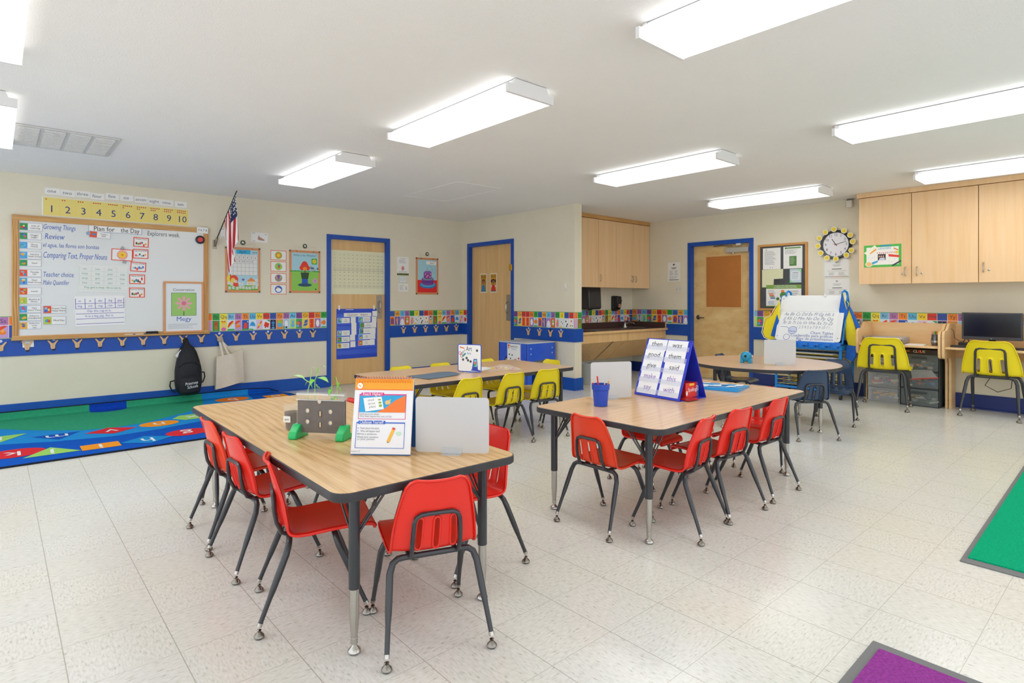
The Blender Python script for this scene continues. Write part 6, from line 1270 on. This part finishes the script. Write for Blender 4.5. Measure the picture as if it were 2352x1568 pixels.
m.line((FW*.13, Z_(.16)), (FW*.21, Z_(.32)), .012, 'f0b83a', LL+2); m.line((FW*.21, Z_(.32)), (FW*.22, Z_(.345)), .012, 'e2453a', LL+2.3); m.line((FW*.125, Z_(.15)), (FW*.13, Z_(.16)), .006, '4a3a2a', LL+2.3); m.el(FW*.3, Z_(.27), .012, .008, 'bfe3c9', LL+2, 12); m.text('Lesson 23', -FW*.40, Z_(.035), .0095, M('9a9ca2'), LL+2, FW*.14)
m.build('page', t, (0, 0, 0), (fa, 0, 0))
m = MB()
for k in range(21):
    x = -FW*.46+k*FW*.92/20; m.tube([(x, .060+.013*cos(q*2*pi/9+2.2), .298+.013*sin(q*2*pi/9+2.2)) for q in range(9)], .0016, M('f08a2a', .4), 5)
m.build('spiral_binding', t)
# pencil cup on the right-hand table
t = thing('pencil_cup', 'blue plastic cup holding four pencils on the right-hand table', 'cup', (2.69, 2.235, ZT))
pf = [(0, .001), (.040, .001), (.047, .095), (.052, .098), (.054, .13), (.050, .13), (.047, .098), (.038, .006), (0, .006)]
MB().lathe(pf, M('1f48b8', .4), 32).build('cup_wall', t, smooth=True)
for k, (x, y, dx, dy, c_, n_, ln, fl_) in enumerate(((-.026, .008, -.026, .02, 'd83028', 'red pencil leaning left, leftmost of four in the blue cup', .155, 0), (-.008, .0, -.012, .01, 'd8342c', 'red pencil with its flat end up, tallest in the blue cup', .175, 1), (.012, -.01, .012, .0, 'cf2a28', 'short red pencil with its point up in the blue cup', .148, 0), (.024, .004, .03, -.01, 'e0982a', 'yellow pencil leaning right, rightmost in the blue cup', .165, 0))):
    rx = Vector((.748, -.664, 0)); fy_ = Vector((.664, .748, 0)); b = Vector((2.69, 2.235, ZT+.008))+rx*x*.3+fy_*y; e = Vector((2.69, 2.235, ZT+ln))+rx*(x+dx)+fy_*(y+dy*.3); d = (e-b)
    q = thing('pencil', n_, 'pencil', tuple(b), d.to_track_quat('Z', 'Y').to_euler()[:], 'pencils in the blue cup'); l = d.length
    if fl_: MB().lathe([(0, 0), (.0052, 0), (.0052, l), (0, l)], M(c_, .4), 6).build('barrel', q)
    else: MB().lathe([(0, 0), (.0042, 0), (.0042, l-.02)], M(c_, .4), 6, cap=False).build('barrel', q); MB().lathe([(.0042, l-.02), (.0012, l-.004)], M('e6c79a', .6), 8, cap=False).build('sharpened_wood', q); MB().lathe([(.0013, l-.004), (0, l)], M('3a3a3a'), 6).build('lead', q)
# word stand
tw = atan2(1.996-2.362, 3.151-3.186); tcx, tcy = (3.186+3.151)/2, (2.362+1.996)/2
t = thing('word_stand', 'blue tabletop tent pocket chart with ten handwritten word cards', 'word stand', (tcx, tcy, ZT), tw)
TWD, TH_, ta = .368, .395, rad(-20.5); BV = noisy('blue_vinyl', '2433b8', '2c3cc8', 12, .3)
MB().box(-TWD/2, TWD/2, 0, .006, .002, TH_, BV).build('front_panel', t, (0, 0, 0), (ta, 0, 0), bevel=.003)
MB().box(-TWD/2, TWD/2, -.006, 0, .002, TH_, BV).build('back_panel', t, (0, .276, 0), (-ta, 0, 0), bevel=.003); MB().box(-TWD/2, TWD/2, .01, .266, .0005, .005, BV).build('base_panel', t)
m = MB()
for k in range(5): m.box(-TWD/2+.012, TWD/2-.012, -.0045, -.004, .022+k*.074, .052+k*.074, M('dfe4f8', .1, 0, .5, 0, .22))
m.build('clear_pocket', t, (0, 0, 0), (ta, 0, 0))
WDS = [('then', 'was'), ('good', 'them'), ('give', 'said'), ('make', 'this'), ('say', 'with')]
Rz = Matrix.Rotation(tw, 4, 'Z') @ Matrix.Rotation(ta, 4, 'X')
for r_, pair in enumerate(WDS):
    for c_, wd_ in enumerate(pair):
        cw, chh = .158, .078; lx = -TWD/2+.018+cw/2 + c_*(.163 if r_ < 2 else .176) - (.006 if r_ in (1, 2) and c_ == 0 else 0); lz = TH_-.044-r_*.0735
        pos = Rz @ Vector((lx, -.0015-.0003*(4-r_), lz)); ink = M('2a2c34') if r_ < 3 else M('8a6ac0')
        o = card('word_card', 'white card with the handwritten word %s in the blue word stand' % wd_, 'card', 0, cw, 0, chh, loc=(tcx+pos.x, tcy+pos.y, ZT+pos.z), fn=lambda m, w, h, wd_=wd_, ink=ink: m.text(wd_, 0, .004, .05, ink, 1.2, w*.62, .08), base='e9ebef', group='word cards in the blue stand', t=.0006)
        o.rotation_euler = (ta, 0, tw)
t = thing('spelling_box', 'red spelling card box inside the blue word stand', 'box', (3.335, 2.065, ZT+.0055), tw+pi/2)
MB().box(-.065, .065, -.05, .05, 0, .095, M('d82a2a', .35)).build('box', t, bevel=.003); MB().box(.05, .0655, -.0505, .0505, .001, .0955, M('2a62c8', .35)).build('blue_end', t)
m = MB(); m.text('Spelling', -.0, .05, .034, WHT, 1, .085); m.prism(rrect(-.03, .02, .076, .09, .005), -.001, -.0004, 'y', M('f0c02a', .4)); m.el(-.054, .03, .009, .016, 'e9ece4', .8); m.text('50', .05, .055, .05, WHT, 1.6, .024); m.build('print', t, (0, -.0502, 0))
for k in range(2): tag(MB().box(-.06, .06, -.035, .035, .0, .002, M('c0222a', .4)).build('flash_card', None, (3.25+.012*k, 1.985+.02*k, ZT+.0056+.0021*k), (0, 0, tw+pi/2+.2*k)), 'red flash card lying inside the word stand by the spelling box', 'card', 'red flash cards')
t = thing('folder', 'blue and white paper folder lying at the far end of the right-hand table', 'folder', (3.885, 2.13, ZT), rad(-78))
MB().box(-.165, .165, -.155, .155, 0, .003, M('1f8fd8', .4)).build('back_cover', t); MB().add([(-.165, -.155, .003), (.165, -.155, .003), (.165, .155, .003), (-.165, .155, .003), (-.16, -.15, .008), (.17, -.145, .03), (.165, .155, .010), (-.165, .155, .008)], [(4, 5, 6, 7), (0, 1, 5, 4), (1, 2, 6, 5), (2, 3, 7, 6), (3, 0, 4, 7), (3, 2, 1, 0)], M('2a9ae0', .4)).build('front_cover', t)
m = MB(); 
for k in range(14): a, b = random.uniform(-.15, .11), random.uniform(-.14, .10); m.add([(a, b, .0075+.022*(a+.165)/.33*(.5-b/.3)*1.0+.0035), (a+.05, b+.008, .0125+.022*(a+.2)/.33*(.5-b/.3)), (a+.045, b+.045, .0125+.022*(a+.2)/.33*(.5-b/.3)), (a-.006, b+.035, .0115+.022*(a+.165)/.33*(.5-b/.3))], [(0, 1, 2, 3)], M('e3eef4', .45))
m.build('cover_print', t)
# back table
ar = atan2(3.895-4.101, 3.11-3.012)
def art(m, w, h):
    m.prism(rrect(-w/2, w/2, -h/2, h/2, .016), -.003, -.001, 'y', M('2a4fc4', .35)); m.prism(rrect(-w/2+.007, w/2-.007, -h/2+.007, h/2-.007, .011), -.0036, -.003, 'y', M('eceff0', .3)); l = 8
    m.text('Art', -w*.02, h*.33, .058, M('26324a'), l, w*.25); m.text('Arte', -w*.02, h*.17, .032, M('3a66c0'), l, w*.18)
    m.poly([(-w*.42, h*.42), (-w*.22, h*.37), (-w*.20, h*.33), (-w*.40, h*.36)], 'e8824a', l); m.line((-w*.38, h*.13), (-w*.18, h*.29), .01, 'a9adb2', l); m.line((-w*.3, h*.12), (-w*.2, h*.3), .008, 'c3c6ca', l+.5)
    for a, b in ((-.42, .17), (-.34, .07)):
        P_ = ell(w*a+.004, h*b, .012, .014, 14)
        for k in range(14): m.line(P_[k], P_[(k+1) % 14], .004, 'd8303a', l+.6)
    m.line((-w*.3, h*.05), (-w*.16, h*.17), .014, '2a9a8a', l+1)
    for a, b in ((.32, .28), (-.12, .0), (-.27, -.06), (-.06, -.08), (.05, -.12)): m.el(w*a, h*b, .011, .011, '4a4d52', l, 14)
    m.poly([(w*.1, -h*.42), (w*.18, -h*.02), (w*.32, -h*.02), (w*.36, -h*.42)], '2a48b8', l+.2); m.poly([(w*.18, -h*.3), (w*.2, -h*.05), (w*.3, -h*.05), (w*.32, -h*.3)], '7fd0da', l+.6); m.el(w*.25, -h*.16, .012, .01, 'e25a4a', l+1); m.el(w*.23, -h*.24, .01, .01, '3aa04a', l+1); m.poly([(w*.05, -h*.44), (w*.46, -h*.47), (w*.44, -h*.41), (w*.1, -h*.40)], '2a48b8', l+.2)
t = thing('art_sign', 'blue-edged standing sign reading Art on the back table', 'sign', (3.061, 3.998, ZT), ar)
m = MB(); art(m, .228, .24); m.build('sign_panel', t, (0, 0, .125)); m = MB(); m.box(-.04, .04, -.03, .03, 0, .004, M('dfe4e8', .1, 0, .6, 0, .45)); m.box(-.04, .04, .0, .004, .004, .022, M('dfe4e8', .1, 0, .6, 0, .45)); m.build('acrylic_stand', t)
SL = M('5d6f82', .7)
vs = []; fs = []
for i in range(11):
    for j in range(9): u, v_ = i/10-.5, j/8-.5; vs.append((u*.36, v_*.27, .002+.028*max(0, u+.12)**1.3*(1-.2*v_)*sin(pi*(j/8)*.8+.5)+.01*abs(v_)*max(0, -u)))
for i in range(10):
    for j in range(8): a = i*9+j; fs.append((a, a+9, a+10, a+1))
o = MB().add(vs, fs, SL).build('paper_folder', None, (2.71, 4.02, ZT+.001), rad(8), smooth=True, ang=2); s_ = o.modifiers.new('thick', 'SOLIDIFY'); s_.thickness = .0015; tag(o, 'slate blue paper folder lying open on the back table left of the Art sign', 'folder')
tag(MB().prism(rrect(-.12, .12, -.08, .08, .003), 0, .003, 'z', M('f2f0ec', .6)).build('paper_sheet', None, (3.30, 4.13, ZT+.0005), (0, 0, .35)), 'white paper under the bag of counters on the back table', 'paper')
t = thing('counter_bag', 'clear plastic bag of yellow and red counters on the back table', 'bag', (3.40, 3.96, ZT), rad(-18))
vs = []; fs = []
for i in range(13):
    for j in range(9):
        u, v_ = i/12, j/8; hgt = .045*max(0, sin(pi*u))**.7*max(0, sin(pi*v_))**.6; vs.append((-.16+.32*u+.01*sin(v_*5), -.085+.17*v_, .002+hgt*(1+.15*sin(u*17)*sin(v_*13))))
for i in range(12):
    for j in range(8): a = i*9+j; fs.append((a, a+9, a+10, a+1))
MB().add(vs, fs, M('eef0ee', .06, 0, .7, 0, .3)).build('film', t, smooth=True, ang=2)
rb = random.Random(12)
for k in range(26):
    c_ = rb.choice(['f2d02a', 'f2d02a', 'f0b9a4', 'e8705a', 'f6e3b0', 'd8dade']); x, y = rb.uniform(-.11, .11), rb.uniform(-.05, .05)
    X_ = 3.40+x*cos(rad(-18))-y*sin(rad(-18)); Y_ = 3.96+x*sin(rad(-18))+y*cos(rad(-18))
    tag(MB().lathe([(0, 0), (.0125, 0), (.0125, .003), (0, .003)], M(c_, .4), 14).build('counter', None, (X_, Y_, ZT+.004+rb.uniform(0, .02)), (rb.uniform(-.6, .6), rb.uniform(-.6, .6), 0), smooth=True), 'round plastic counter inside the clear bag on the back table', 'counter', 'counters in the clear bag')
# toy robot
t = thing('toy_robot', 'round blue toy robot on the round table', 'toy robot', (5.60, 2.785, ZT), rad(-75))
RB = M('1795c4', .22)
MB().lathe([(0, .114)]+[(.054*sin(pi*k/16), .06+.054*cos(pi*k/16)) for k in range(1, 15)]+[(0, .010)], RB, 28, cap=False).build('head', t, smooth=True)
for x in (-.038, .038): MB().prism([(-.03, 0), (.03, 0), (.032, .045), (.016, .05), (-.016, .05), (-.032, .045)], x-.016, x+.016, 'x', RB).build('foot', t, bevel=.004)
MB().lathe([(0, 0), (.016, .001), (.015, .006), (0, .007)], M('d9d6cc', .35), 18).build('ear_disc', t, (.053, 0, .065), (0, pi/2, 0), smooth=True); MB().lathe([(0, 0), (.016, .001), (.015, .006), (0, .007)], M('d9d6cc', .35), 18).build('ear_disc', t, (-.053, 0, .065), (0, -pi/2, 0), smooth=True)
MB().lathe([(0, 0), (.008, .0), (.007, .004), (0, .005)], M('e0705a', .35), 14).build('top_button', t, (0, 0, .112), smooth=True); MB().lathe([(0, 0), (.013, 0), (.012, .004), (0, .005)], M('12181c', .1), 18).build('eye', t, (0, -.0525, .07), (pi/2, 0, 0), smooth=True)
